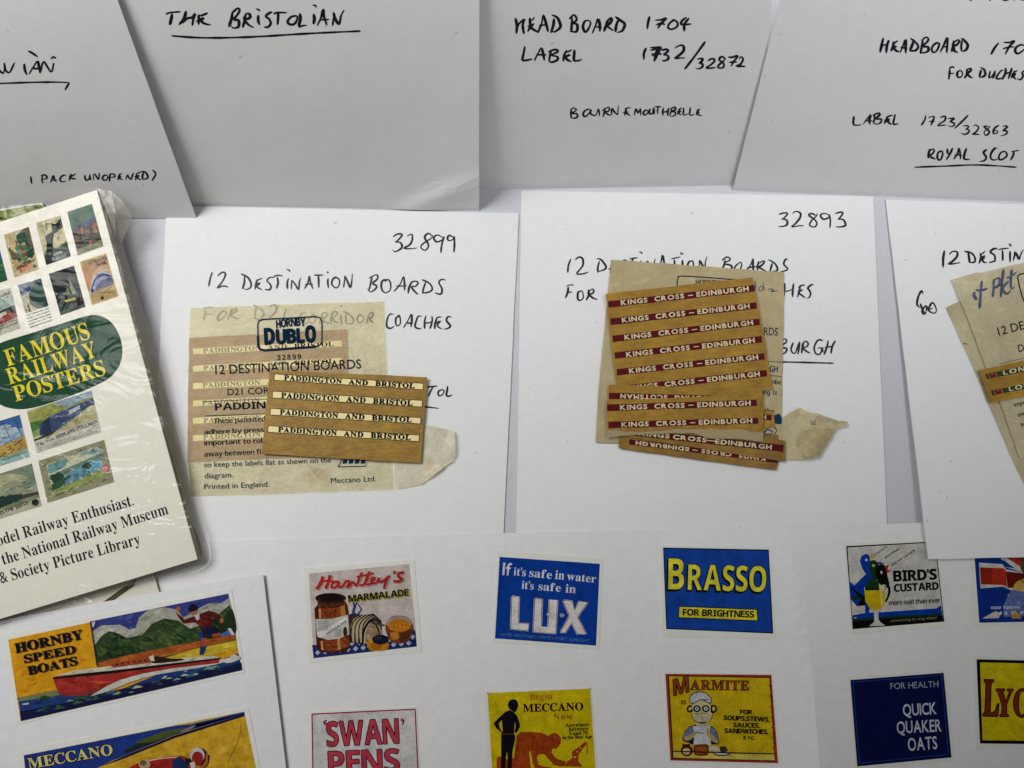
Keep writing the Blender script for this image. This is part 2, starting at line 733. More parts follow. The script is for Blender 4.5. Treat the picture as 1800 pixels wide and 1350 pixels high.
# pen strokes of the capitals in this hand: (advance, strokes) in a box one cap height tall
PEN = {
    'A': (0.62, [[(0.02, 0.0), (0.22, 0.5), (0.36, 0.97), (0.44, 0.5), (0.54, 0.0)], [(0.10, 0.36), (0.34, 0.38), (0.62, 0.36)]]),
    'B': (0.66, [[(0.12, 0.92), (0.10, 0.5), (0.04, 0.0)], [(0.0, 0.82), (0.32, 1.05), (0.44, 0.85), (0.16, 0.52), (0.52, 0.42), (0.5, 0.12), (0.22, -0.02), (0.02, 0.10)]]),
    'C': (0.55, [[(0.50, 0.84), (0.30, 0.92), (0.06, 0.50), (0.10, 0.08), (0.34, 0.0), (0.58, 0.12)]]),
    'D': (0.66, [[(0.16, 0.84), (0.14, 0.4), (0.10, 0.0)], [(-0.04, 0.98), (0.30, 0.84), (0.58, 0.46), (0.54, 0.16), (0.30, 0.04), (0.10, 0.06)]]),
    'E': (0.54, [[(0.16, 0.80), (0.11, 0.4), (0.06, -0.02)], [(0.10, 0.66), (0.28, 0.76), (0.46, 0.86)], [(0.02, 0.34), (0.22, 0.44), (0.38, 0.50), (0.24, 0.38), (0.18, 0.30), (0.34, 0.10), (0.56, 0.0)]]),
    'F': (0.52, [[(0.12, 0.90), (0.10, 0.5), (0.04, 0.0)], [(0.02, 0.94), (0.30, 1.04), (0.56, 1.0)], [(0.08, 0.50), (0.26, 0.54), (0.44, 0.52)]]),
    'G': (0.62, [[(0.52, 0.86), (0.28, 0.90), (0.06, 0.44), (0.16, 0.04), (0.42, 0.06), (0.54, 0.40), (0.32, 0.40)], [(0.54, 0.40), (0.56, 0.06)]]),
    'H': (0.66, [[(0.10, 0.95), (0.10, 0.5), (0.04, 0.0)], [(0.06, 0.40), (0.32, 0.48), (0.58, 0.54)], [(0.58, 0.98), (0.54, 0.5), (0.52, -0.02)]]),
    'h': (0.66, [[(0.12, 0.98), (0.10, 0.5), (0.02, 0.0)], [(0.04, 0.22), (0.24, 0.52), (0.44, 0.60), (0.60, 0.92), (0.56, 0.5), (0.58, -0.04)]]),
    'I': (0.28, [[(0.12, 0.74), (0.12, 0.4), (0.14, 0.02)], [(0.02, 1.26), (0.10, 1.22), (0.20, 1.12)]]),
    'i': (0.22, [[(0.12, 0.78), (0.12, 0.4), (0.10, 0.02)]]),
    'K': (0.58, [[(0.12, 0.9), (0.10, 0.5), (0.06, 0.0)], [(0.50, 0.82), (0.28, 0.56), (0.10, 0.42), (0.34, 0.16), (0.58, 0.04)]]),
    'L': (0.54, [[(0.12, 0.92), (0.08, 0.5), (0.02, 0.05), (0.26, 0.02), (0.54, 0.08)]]),
    'M': (0.74, [[(0.04, 0.0), (0.10, 0.5), (0.14, 0.88), (0.26, 0.6), (0.36, 0.4), (0.48, 0.64), (0.60, 0.92), (0.64, 0.5), (0.66, 0.0)]]),
    'N': (0.66, [[(0.06, 0.02), (0.08, 0.5), (0.12, 0.72), (0.26, 0.4), (0.40, 0.06), (0.50, 0.5), (0.58, 0.88)]]),
    'O': (0.54, [[(0.34, 0.74), (0.12, 0.64), (0.04, 0.30), (0.20, 0.04), (0.44, 0.22), (0.46, 0.58), (0.28, 0.76), (0.20, 0.66)]]),
    'P': (0.56, [[(0.14, 0.9), (0.12, 0.4), (0.06, -0.06)], [(0.02, 0.84), (0.30, 1.0), (0.54, 0.82), (0.44, 0.56), (0.12, 0.46)]]),
    'R': (0.62, [[(0.14, 0.86), (0.12, 0.4), (0.06, 0.0)], [(0.04, 0.56), (0.28, 0.86), (0.48, 0.78), (0.36, 0.52), (0.16, 0.44), (0.38, 0.14), (0.64, 0.04)]]),
    'S': (0.50, [[(0.52, 0.92), (0.34, 0.94), (0.18, 0.74), (0.30, 0.50), (0.42, 0.24), (0.30, 0.02), (0.02, 0.02)]]),
    'T': (0.58, [[(0.30, 0.84), (0.28, 0.4), (0.24, 0.0)], [(0.0, 0.82), (0.30, 0.88), (0.66, 0.90)]]),
    'U': (0.60, [[(0.08, 0.82), (0.06, 0.36), (0.18, 0.04), (0.40, 0.20), (0.50, 0.84)], [(0.50, 0.84), (0.50, 0.4), (0.54, 0.02)]]),
    'Y': (0.56, [[(0.06, 0.86), (0.16, 0.54), (0.34, 0.50)], [(0.54, 0.90), (0.34, 0.46), (0.14, -0.06)]]),
    '0': (0.58, [[(0.34, 0.76), (0.10, 0.62), (0.04, 0.26), (0.22, 0.04), (0.48, 0.26), (0.50, 0.62), (0.30, 0.78), (0.20, 0.70)]]),
    '1': (0.32, [[(0.16, 0.94), (0.14, 0.5), (0.10, 0.0)]]),
    '2': (0.62, [[(0.08, 0.78), (0.26, 0.98), (0.46, 0.90), (0.44, 0.58), (0.22, 0.22), (0.04, 0.03), (0.34, 0.05), (0.64, 0.06)]]),
    '3': (0.58, [[(0.08, 0.86), (0.32, 0.96), (0.52, 0.92), (0.28, 0.58), (0.20, 0.52), (0.48, 0.44), (0.50, 0.14), (0.26, 0.0), (0.04, 0.06)]]),
    '4': (0.60, [[(0.44, 1.0), (0.20, 0.66), (0.10, 0.46), (0.30, 0.44), (0.60, 0.50)], [(0.52, 0.92), (0.34, 0.5), (0.26, 0.0)]]),
    '6': (0.54, [[(0.46, 0.94), (0.20, 0.66), (0.06, 0.26), (0.22, 0.02), (0.44, 0.18), (0.36, 0.42), (0.10, 0.30)]]),
    '7': (0.60, [[(0.04, 0.82), (0.30, 0.84), (0.58, 0.92), (0.42, 0.5), (0.30, -0.02)], [(0.18, 0.40), (0.38, 0.44), (0.62, 0.46)]]),
    '8': (0.58, [[(0.50, 0.82), (0.30, 0.96), (0.14, 0.80), (0.34, 0.54), (0.50, 0.26), (0.30, 0.02), (0.10, 0.18), (0.26, 0.48), (0.50, 0.74), (0.54, 0.92)]]),
    '9': (0.54, [[(0.46, 0.80), (0.26, 0.94), (0.08, 0.74), (0.18, 0.54), (0.40, 0.66), (0.48, 0.90), (0.46, 0.4), (0.44, -0.08)]]),
    '/': (0.46, [[(0.56, 1.15), (0.26, 0.4), (-0.04, -0.34)]]),
    ')': (0.36, [[(0.06, 1.12), (0.30, 0.72), (0.30, 0.28), (0.04, -0.12)]]),
    ' ': (0.42, []),
}


def hand(A, s, p0, p1, cap, w=3.4, seed=1, slant=0.06, jit=0.064, col=(0.009, 0.008, 0.014)):
    """a line of handwriting from p0 to p1"""
    r = random.Random(seed)
    w *= 1.14
    total = sum(PEN[c][0] + 0.08 for c in s) - 0.08
    ux, uy = p1[0] - p0[0], p1[1] - p0[1]
    d = math.hypot(ux, uy)
    ex, ey = ux / d, uy / d
    sx = d / total
    x = 0.0
    for c in s:
        adv, strokes = PEN[c]
        sh = r.uniform(-0.10, 0.12)
        kx = r.uniform(0.86, 1.1)
        dy = r.uniform(-jit, jit) * 1.3 * cap
        k = cap * r.uniform(0.86, 1.12)
        for st in strokes:
            q = []
            for (gx, gy) in st:
                gy2 = gy + r.uniform(-jit, jit)
                gx2 = gx * kx + sh * gy + r.uniform(-jit, jit)
                X = (x + gx2) * sx + slant * gy2 * cap
                Y = gy2 * k + dy
                q.append((p0[0] + ex * X + ey * Y, p0[1] + ey * X - ex * Y))
            A.line(q, w, col, smooth=True, pen=True, seed=r.randint(0, 9999))
        x += adv + 0.08 + r.uniform(-0.05, 0.05)
    return A


def lerpq(q, u, v):
    a = (q[0][0] + (q[1][0] - q[0][0]) * u, q[0][1] + (q[1][1] - q[0][1]) * u)
    b = (q[3][0] + (q[2][0] - q[3][0]) * u, q[3][1] + (q[2][1] - q[3][1]) * u)
    return (a[0] + (b[0] - a[0]) * v, a[1] + (b[1] - a[1]) * v)


# ------------------------------------------------------------------ the setting
mesh_obj('table_top', [(-1.2, -0.9, 0), (1.2, -0.9, 0), (1.2, 0.9, 0), (-1.2, 0.9, 0)], [(0, 1, 2, 3)], CLOTH)
tt = bpy.data.objects['table_top']
tt['kind'] = 'structure'
tt['label'] = 'pale grey twill cloth covering the table top'


# ------------------------------------------------------------------ the four envelopes that lean at the back
def lean(foot0, foot1, z0, bow=0.68):
    """surface of an envelope whose foot runs from foot0 to foot1 (photo) and whose head rests on a common line"""
    a, b = table(*foot0), table(*foot1)
    yw, ZW = table(843, 334).y + 0.106, 0.122

    def h(x, y):
        y0 = a.y + (b.y - a.y) * (x - a.x) / (b.x - a.x)
        L = yw - y0
        q = (y - y0) / L
        if q < 0:
            return z0 + ZW * (1 + bow) * q
        if q > 1:
            return z0 + ZW * (1 + (1 - bow) * (q - 1))
        return z0 + ZW * (q + bow * q * (1 - q))
    return h


def envelope(label, outline, h, dz, thick, curved):
    c = [at(p[0], p[1], h, dz) for p in outline]
    base = sum(c, Vector()) / len(c)
    base.z = min(v.z for v in c) - thick
    t = thing('envelope', label, 'envelope', base, 'handwritten white envelopes')
    plate('paper_panel', wobble(outline, 0.35, len(label), 30), h, dz, thick, WHITE, t, curved=curved)
    return t


def writing(t, h, dz, lines, curved=True, mat=None):
    """each item is one written line or flourish: its own part"""
    for i, fn in enumerate(lines):
        A = Art(h, dz + 0.00004, curved)
        fn(A)
        A.build('handwriting', mat or INK, t)


# far left: ends in NIAN, one pack unopened
hN = lean((-250, 383), (345, 383.5), 0.0010)
tN = envelope('white envelope leaning upright at far left, its lower note reading 1 pack unopened',
              [(-330, 383), (345, 383.5), (150, -155), (-560, -155)], hN, 0, 0.0006, True)


def w1(A):
    A.tf(0, 0, 3)
    P = lambda *p: A.line(p, 12, hx('#15121a'), smooth=True, pen=True, seed=len(p) * 7)
    P((-60, 380), (-50, 330), (-30, 345), (0, 375), (20, 385), (22, 330))
    P((22, 330), (30, 370), (50, 382), (72, 340), (78, 330))
    P((128, 335), (130, 365), (142, 396))
    P((148, 268), (170, 280), (200, 300))
    P((152, 392), (178, 350), (198, 322), (205, 350), (212, 388))
    P((165, 358), (195, 362), (225, 355))
    P((212, 385), (222, 340), (232, 325), (248, 350), (270, 380), (280, 350), (284, 330))
    P((268, 312), (280, 300), (296, 308))


def w1b(A):
    A.tf(0, 0, 3)
    A.line([(-200, 448), (0, 440), (180, 434), (300, 433), (366, 436)], 12, hx('#15121a'), smooth=True, pen=True, seed=3)
    A.line([(366, 438), (354, 455), (342, 476)], 11, hx('#15121a'), smooth=True, pen=True, seed=4)


writing(tN, hN, 0, [w1, w1b,
                    lambda A: hand(A, '1 PACK', (53, 325), (132, 317), 15, 2.9, 11, -0.1),
                    lambda A: hand(A, 'UNOPENED)', (147, 318), (274, 316), 15, 2.9, 12)])

# one underlined line: The Bristolian
hB0 = lean((150, 357.5), (842, 370.5), 0.0002)
_bc = at(770, 352, hB0)


def hB(x, y):
    return hB0(x, y) + 0.0030 * math.exp(-((x - _bc.x) / 0.022) ** 2 - ((y - _bc.y - 0.25 * (x - _bc.x)) / 0.0035) ** 2)


tB = envelope('white envelope leaning upright left of centre with a single underlined handwritten line',
              [(190, 358), (842, 370.8), (843, -185), (90, -185)], hB, 0, 0.0006, True)


def w2(A):
    A.line([(301, 63), (360, 66.5), (440, 65), (540, 59), (634, 54.5)], 4.6, hx('#15121a'), smooth=True, pen=True, seed=5)


writing(tB, hB, 0, [lambda A: hand(A, 'ThE', (290, 45), (366, 45), 26, 4.4, 21),
                    lambda A: hand(A, 'BRISTOLIAN', (402, 47), (606, 44), 28, 4.2, 22), w2])

# headboard 1704
hH = lean((843, 334), (1290, 325.5), 0.0001)
tH = envelope('white envelope leaning upright right of centre, numbered 1704, both side edges tucked behind others',
              [(700, 337), (1330, 324.8), (1372, -190), (700, -190)], hH, 0, 0.0006, True)


def w3(A):
    hand(A, '1732', (1128, 107), (1205, 104), 24, 4.0, 33)
    hand(A, '7', (1140, 106), (1160, 106), 22, 4.0, 34)


writing(tH, hH, 0, [lambda A: hand(A, 'hEAD', (906, 58), (988, 56), 28, 4.0, 31),
                    lambda A: hand(A, 'BOARD', (1003, 56), (1097, 55), 26, 4.0, 32),
                    lambda A: hand(A, '1704', (1132, 53), (1213, 54), 24, 3.8, 35),
                    lambda A: hand(A, 'LABEL', (917, 108), (1020, 106), 24, 3.8, 36),
                    w3,
                    lambda A: hand(A, '/', (1209, 112), (1233, 112), 30, 3.6, 37),
                    lambda A: hand(A, '32872', (1222, 121), (1310, 118), 20, 3.6, 38),
                    lambda A: hand(A, 'BOURNE', (1002, 207), (1110, 202), 18, 2.9, 39),
                    lambda A: hand(A, 'MOUTHBELLE', (1114, 203), (1236, 202), 15, 2.9, 40)])

# royal scot
hS = lean((1288, 335), (1800, 354.5), 0.0002)
tS = envelope('white envelope leaning upright at far right with four handwritten lines, the lowest underlined',
              [(1288, 335), (1980, 361.5), (2240, -170), (1420, -190)], hS, 0, 0.0006, True)


def w4(A):
    A.line([(1607, 294), (1660, 292), (1720, 290), (1787, 294)], 3.8, hx('#15121a'), smooth=True, pen=True, seed=6)


writing(tS, hS, 0, [lambda A: hand(A, 'hEADBOARD', (1546, 92), (1702, 93), 25, 3.8, 41, 0.15),
                    lambda A: hand(A, '1704', (1741, 95), (1828, 97), 24, 3.6, 42, 0.3),
                    lambda A: hand(A, 'FOR', (1667, 138), (1708, 136), 20, 3.4, 43, 0.1),
                    lambda A: hand(A, 'DUCHESS', (1720, 137), (1808, 139), 19, 3.4, 44, 0.2),
                    lambda A: hand(A, 'LABEL', (1499, 218), (1586, 219), 19, 3.4, 45, 0.1),
                    lambda A: hand(A, '1723/', (1618, 220), (1694, 222), 18, 2.9, 46, 0.15),
                    lambda A: hand(A, '32863', (1690, 236), (1771, 238), 18, 2.9, 47, 0.1),
                    lambda A: hand(A, 'ROYAL', (1629, 281), (1708, 283), 22, 3.4, 48, 0.12),
                    lambda A: hand(A, 'SCOT', (1722, 282), (1787, 282), 21, 3.4, 49, 0.2),
                    w4,
                    lambda A: hand(A, '1 FOR', (1704, 3), (1800, 0), 20, 3.6, 50, 0.2)])

# ------------------------------------------------------------------ the three envelopes that lie flat
h5 = flat(0.0008)
t5 = envelope('white envelope lying flat at centre left, numbered 32899, under a pale glassine packet',
              [(293, 362), (912, 375), (882, 1000), (262, 985)], h5, 0, 0.0006, False)


def w5(A):
    hand(A, 'TOL', (748, 697), (797, 696), 19, 3.0, 56)
    A.line([(700, 712), (746, 715), (772, 718)], 3.2, hx('#15121a'), smooth=True, pen=True, seed=7)


writing(t5, h5, 0, [lambda A: hand(A, '32899', (687, 439), (801, 442), 27, 2.9, 51),
                    lambda A: hand(A, '12', (364, 507), (403, 505), 28, 2.9, 52),
                    lambda A: hand(A, 'DESTINATION', (424, 509), (620, 507), 26, 2.9, 53, 0, 0.05),
                    lambda A: hand(A, 'BOARDS', (645, 512), (783, 517), 27, 2.9, 54),
                    lambda A: hand(A, 'FOR', (358, 563), (420, 562), 24, 2.9, 57),
                    lambda A: hand(A, 'D21', (444, 562), (505, 562), 24, 2.9, 58),
                    lambda A: hand(A, 'CORRIDOR', (525, 571), (660, 570), 24, 3.0, 59),
                    lambda A: hand(A, 'COACHES', (677, 575), (792, 579), 26, 2.9, 55), w5], curved=False)

h6 = flat(0.0010)
t6 = envelope('white envelope lying flat right of centre, numbered 32893, under a brown packet and label strips',
              [(916, 335.5), (1535, 345.5), (1562, 985), (907, 985)], h6, 0, 0.0007, False)


def w6(A):
    A.line([(1365, 636), (1410, 637), (1466, 638.5)], 4.0, hx('#15121a'), smooth=True, pen=True, seed=8)


writing(t6, h6, 0, [lambda A: hand(A, '32893', (1365, 400), (1492, 398), 27, 2.9, 61, 0, 0.05),
                    lambda A: hand(A, '12', (992, 481), (1034, 478), 27, 2.9, 62),
                    lambda A: hand(A, 'DESTINATION', (1048, 480), (1245, 474), 25, 2.9, 63),
                    lambda A: hand(A, 'BOARDS', (1268, 478), (1386, 478), 24, 2.9, 64),
                    lambda A: hand(A, 'FOR', (994, 527), (1044, 528), 25, 2.9, 65),
                    lambda A: hand(A, 'COACHES', (1310, 524), (1430, 524), 24, 2.9, 66),
                    lambda A: hand(A, 'EDINBURGH', (1300, 621), (1466, 623), 26, 2.9, 67, 0.1), w6], curved=False)


def h7(x, y):
    ya, yb = Y7
    t = (ya - y) / (ya - yb)
    return 0.0010 + 0.0044 * max(-0.1, t) ** 1.5 if t > 0 else 0.0010


Y7 = (table(1600, 350).y, table(1632, 983).y)
t7 = envelope('white envelope lying flat at the right edge, its lower corner over the advert sheet',
              [(1557, 351), (2190, 372), (2230, 970), (1632, 983)], h7, 0, 0.0007, True)


def w7(A):
    A.tf(1600, 420, 3)
    for k, q in enumerate([[(62, 275), (44, 300), (36, 345), (52, 362)], [(44, 290), (60, 272), (68, 290)],
                           [(52, 340), (78, 398), (84, 350), (62, 380), (70, 400)],
                           [(84, 350), (100, 380), (128, 392), (138, 372), (118, 335), (98, 368), (120, 366)]]):
        A.line(q, 10, hx('#15121a'), smooth=True, pen=True, seed=70 + k)


writing(t7, h7, 0, [lambda A: hand(A, '12', (1656, 467), (1684, 464), 26, 3.4, 71),
                    lambda A: hand(A, 'DESTINATION', (1700, 465), (1888, 452), 24, 3.4, 72), w7], curved=True)

# ------------------------------------------------------------------ folded sheet of adverts
fold0, fold1 = table(1385, 927), table(1436, 1500)


def hA(x, y):
    t = (y - fold0.y) / (fold1.y - fold0.y)
    fx = fold0.x + (fold1.x - fold0.x) * t
    amp = 0.0020 + 0.0160 * max(0.0, min(1.3, t))
    d = x - fx
    return 0.0016 + amp * math.exp(-abs(d) / (0.036 if d < 0 else 0.075))


tA = thing('advert_sheet', 'large folded white sheet in the foreground carrying two rows of coloured advert stickers', 'sheet',
           (table(1100, 1200).x, table(1100, 1200).y, 0.0))
plate('left_page', [(240, 956), (560, 946), (885, 937), (1385, 927), (1436, 1500), (235, 1500)], hA, 0, 0.00025, WHITE2, tA, curved=True)
plate('right_page', [(1385, 927), (1625, 918.5), (1990, 906), (2030, 1500), (1436, 1500)], hA, -0.00001, 0.00025, WHITE2, tA, curved=True)


def sticker(parent, h, outer, label, draw, curved=True, name='advert_sticker', mat=None):
    s = plate(name, wobble(outer, 0.5, int(outer[0][0]), 30), h, 0.00020, 0.00018, mat or STICK, parent, label, curved=curved)
    A = Art(h, 0.00023, curved)
    draw(A)
    A.build('printed_picture', PRINT, s)
    return s


def grow(q, e):
    cx = sum(p[0] for p in q) / 4
    cy = sum(p[1] for p in q) / 4
    out = []
    for p in q:
        out.append((p[0] + math.copysign(e, p[0] - cx), p[1] + math.copysign(e, p[1] - cy)))
    return out


def T(q, ox, oy, s):
    return [(ox + p[0] / s, oy + p[1] / s) for p in q]


# marmalade
def ad_marmalade(A):
    A.tf(530, 980, 7.105)
    A.poly([(90, 200), (1345, 80), (1425, 880), (1440, 1100), (150, 1200), (130, 900)], '#ddd2cb')
    # checked cloth
    A.poly([(132, 1092), (180, 1090), (600, 1060), (1090, 980), (1300, 990), (1390, 870), (1425, 930), (1440, 1112), (152, 1258)], '#2b3f7c')
    for i in range(26):
        x = 200 + (i % 13) * 95 + (48 if i >= 13 else 0)
        y = 1195 - (x - 150) * 0.105 - (70 if i >= 13 else 0)
        if 150 < x < 1420:
            A.poly([(x, y - 34), (x + 34, y - 4), (x, y + 30), (x - 34, y)], '#c3cbe0')
    # toast rack
    A.paint([(580, 720), (640, 690), (760, 720), (900, 700), (1000, 790), (1010, 980), (1060, 1100), (700, 1080), (600, 1060)], '#4a3a34', ['#3a2c2a', '#5c4a40', '#6a5648', '#2c2022'], 60, 10, 30, 15, tilt=1.2)
    for k in range(4):
        x = 610 + k * 48
        A.poly([(x, 860 - k * 4), (x + 40, 770), (x + 120, 720), (x + 150, 735), (x + 75, 800), (x + 60, 1060), (x + 30, 1065)], '#cdbd9a')
        A.line([(x + 8, 1060), (x + 14, 870), (x + 60, 780), (x + 140, 725)], 15, '#3d1d14', smooth=True)
    A.paint([(800, 1080), (800, 950), (850, 830), (900, 790), (960, 830), (1005, 930), (1000, 1060), (900, 1090)], '#b09a7a', ['#9c8260', '#c4b08c', '#a08a68', '#d0c0a0', '#8a7050'], 60, 8, 26, 16, tilt=1.2, smooth=True)
    A.line([(770, 1090), (780, 930), (840, 810), (890, 775)], 36, '#2e1a1c', smooth=True)
    A.line([(782, 1085), (796, 930), (852, 822)], 9, '#e8dfd0', smooth=True)
    A.line([(870, 790), (930, 840), (980, 960)], 20, '#3a2524', smooth=True)
    A.line([(880, 815), (1040, 850)], 22, '#4c4a58')
    A.line([(650, 680), (690, 560), (750, 650), (710, 700), (720, 735)], 20, '#474a86')
    A.line([(650, 560), (660, 610), (640, 680), (690, 720)], 26, '#474a86')
    # cut orange and bun
    A.paint([(820, 1120), (830, 1050), (900, 1010), (1060, 1040), (1090, 1110), (1040, 1160), (880, 1165)], '#d89a2c', ['#c08420', '#e6b04a', '#a86c18', '#efc25c'], 40, 8, 26, 17, tilt=0.4, smooth=True)
    A.poly([(850, 1110), (900, 1050), (1000, 1080), (980, 1140), (900, 1150)], '#ba7418', smooth=True)
    A.disc((985, 1025), 105, 62, '#20243a')
    A.disc((960, 1005), 50, 22, '#3a3c4e')
    # bowl
    A.paint([(1045, 900), (1060, 810), (1120, 745), (1220, 725), (1330, 750), (1390, 840), (1390, 930), (1330, 1040), (1220, 1075), (1110, 1045)], '#8a5233', ['#74432a', '#9c6240', '#6a3a24', '#a86e48'], 60, 10, 34, 18, tilt=0.4, smooth=True)
    A.disc((1220, 815), 160, 84, '#b9a79b')
    A.disc((1222, 850), 138, 82, '#d38a24')
    for k in range(8):
        A.disc((1130 + k * 25, 830 + (k * 37) % 60), 16, 9, ['#e0a33a', '#b96f18'][k % 2])
    A.poly([(1105, 940), (1200, 935), (1215, 1010), (1130, 1020)], '#c98a34', smooth=True)
    A.poly([(1230, 950), (1370, 900), (1320, 1020), (1230, 1060)], '#6f3d28', smooth=True)
    # jar
    A.paint([(160, 640), (200, 590), (200, 545), (530, 535), (570, 590), (585, 680), (605, 1120), (560, 1170), (380, 1195), (230, 1180), (190, 1120)], '#5f2f1c', ['#4a2416', '#74402a', '#6a3520', '#3f1e14', '#8a5030'], 90, 12, 40, 12, tilt=1.5)
    A.paint([(215, 640), (480, 620), (495, 760), (220, 790)], '#9a4c2a', ['#843f22', '#b0633a', '#a8552e', '#743418'], 40, 10, 34, 13, tilt=1.5)
    A.poly([(480, 610), (540, 600), (555, 740), (500, 760)], '#c08a42')
    A.paint([(225, 1040), (590, 990), (590, 1110), (400, 1180), (245, 1150)], '#a0522c', ['#8c4424', '#b5683c', '#7a3a1e', '#c07a4a'], 50, 10, 34, 14, tilt=0.2)
    A.poly([(240, 1050), (262, 1045), (272, 1160), (250, 1150)], '#e0b878')
    A.poly([(445, 1020), (480, 1012), (490, 1150), (455, 1160)], '#cfa05a')
    A.poly([(215, 640), (240, 638), (245, 760), (220, 765)], '#d8b070')
    A.disc((362, 505), 192, 62, '#3a241e')
    A.disc((372, 500), 145, 48, '#22191a')
    A.poly([(175, 520), (240, 575), (400, 590), (540, 560), (552, 520), (545, 570), (400, 615), (230, 600)], '#6b3b26')
    A.poly([(172, 770), (380, 765), (580, 715), (600, 960), (480, 1010), (330, 1030), (195, 990)], '#cfd0c8')
    A.poly([(190, 940), (300, 890), (560, 745), (575, 790), (330, 960), (220, 1000)], '#eceae4')
    for k in range(6):
        A.line([(195 + k * 4, 800 + k * 22), (330, 800 + k * 20)], 5, '#8b8d8a')
    for k in range(6):
        A.line([(400, 910 + k * 16), (500, 890 + k * 15)], 5, '#8b8d8a')
    A.text('MARMALADE', 'sb', (320, 965), (570, 800), 26, '#5c5f5e')
    A.disc((545, 925), 26, 60, '#5a2a20')
    # lettering
    R = '#c03a34'
    W = 44
    for col, w in (('#e6cfc8', W + 16), (R, W)):
        A.line([(190, 400), (250, 300), (265, 235)], w, col, smooth=True)
        A.line([(300, 390), (340, 300), (358, 220)], w, col, smooth=True)
        A.line([(215, 320), (300, 290), (400, 300), (470, 305)], w * 0.7, col, smooth=True)
        A.line([(450, 305), (390, 320), (375, 370), (430, 370), (468, 310), (470, 370), (510, 360), (560, 290)], w * 0.75, col, smooth=True)
        A.line([(555, 300), (600, 300), (570, 370), (600, 355), (640, 310), (690, 350), (730, 230), (760, 190)], w * 0.75, col, smooth=True)
        A.line([(690, 245), (780, 225), (900, 195)], w * 0.6, col, smooth=True)
        A.line([(720, 340), (770, 345), (820, 270), (850, 180), (815, 250), (800, 330), (870, 330)], w * 0.75, col, smooth=True)
        A.line([(870, 310), (920, 260), (880, 255), (875, 320), (940, 310), (965, 250)], w * 0.7, col, smooth=True)
        A.line([(965, 250), (970, 300), (1030, 290), (1090, 235), (1050, 310), (1030, 390)], w * 0.75, col, smooth=True)
        A.line([(1165, 165), (1155, 205)], w * 0.7, col)
        A.line([(1275, 190), (1215, 200), (1215, 240), (1255, 270), (1210, 300), (1145, 295)], w * 0.85, col, smooth=True)
    A.text('MARMALADE', 'sb', (590, 563), (1346, 478), 84, '#d9d23c', off=0.05)
    A.text('MARMALADE', 'sb', (588, 556), (1340, 474), 82, '#17140e', off=0.025)


q_marm = T([(90, 200), (1345, 80), (1440, 1110), (150, 1255)], 530, 980, 7.105)
sticker(tA, hA, grow(q_marm, 9), 'marmalade advert with jar and toast rack', ad_marmalade)


# soap flakes
def ad_lux(A):
    A.tf(820, 940, 3.293)
    A.poly([(192, 128), (772, 168), (750, 642), (165, 600)], '#0f4fae')
    A.text("If", 'g', (207, 232), (258, 236), 70, '#eceef0', off=0.012)
    A.text("it's", 'b', (272, 234), (342, 240), 46, '#eceef0')
    A.text("safe", 'b', (362, 242), (493, 256), 48, '#eceef0')
    A.text("in", 'b', (512, 256), (565, 260), 50, '#eceef0')
    A.text("water", 'b', (580, 261), (748, 278), 46, '#eceef0')
    A.text("it's", 'b', (318, 312), (388, 318), 46, '#eceef0')
    A.text("safe", 'b', (415, 320), (545, 330), 46, '#eceef0')
    A.text("in", 'b', (572, 334), (632, 338), 48, '#eceef0')
    for col, dx, e, dy in (('#f0efec', -5, 7, 3), ('#c0405c', -3, 4.5, 0), ('#1a2350', 0, 2, 0), ('#f0efec', 0, 0, 0)):
        def P(pts):
            cx = sum(p[0] for p in pts) / len(pts)
            A.line(pts + [pts[0]], e * 2 if e else 0.5, col)
            A.poly([(p[0] + dx, p[1] + dy) for p in pts], col)
        P([(265, 358), (302, 360), (298, 512), (360, 517), (356, 552), (258, 545)])
        P([(398, 370), (436, 373), (430, 532), (474, 535), (482, 376), (525, 379), (514, 572), (388, 562)])
        P([(562, 382), (608, 385), (626, 440), (652, 388), (698, 391), (640, 478), (690, 575), (642, 572), (610, 505), (570, 566), (548, 564), (598, 470)])
    A.poly([(466, 452), (478, 458), (474, 472), (464, 466)], '#d8dce4')
    A.disc((553, 466), 15, 12, '#aebad0', 7)
    A.text('LEVER BROTHERS LIMITED, PORT SUNLIGHT', 'g', (197, 585), (712, 622), 17, '#6f95c8', gap=0.02)


q_lux = T([(192, 128), (772, 168), (750, 642), (165, 600)], 820, 940, 3.293)
sticker(tA, hA, [(875.5, 968), (1059, 981), (1054, 1142), (866, 1129)], 'blue soap flakes advert with white capitals', ad_lux)


# metal polish
def ad_brasso(A):
    A.tf(1120, 940, 3.293)
    A.poly([(150, 74), (762, 86), (788, 572), (168, 546)], '#15151a')
    A.poly([(156, 81), (757, 93), (781, 565), (174, 540)], '#1f57b4')
    Y, K = '#f4ea4e', '#14161c'
    for col, off, dx, dy in ((K, 0.03, -6, 9), (K, 0.028, 0, 0), (Y, 0, 0, 0)):
        A.text('B', 'sb', (180 + dx, 315 + dy), (270 + dx, 316 + dy), 178, col, off=off)
        A.text('RASSO', 'sb', (293 + dx, 318 + dy), (745 + dx, 330 + dy), 146, col, off=off, gap=0.02)
    A.poly([(242, 412), (696, 430), (700, 500), (238, 482)], K)
    A.poly([(246, 417), (692, 435), (695, 495), (242, 477)], '#eee34c')
    A.text('FOR BRIGHTNESS', 'sb', (264, 466), (676, 480), 37, '#17171a', off=0.025)


sticker(tA, hA, T([(135, 60), (772, 70), (803, 606), (148, 590)], 1120, 940, 3.293), 'blue and yellow metal polish advert', ad_brasso)


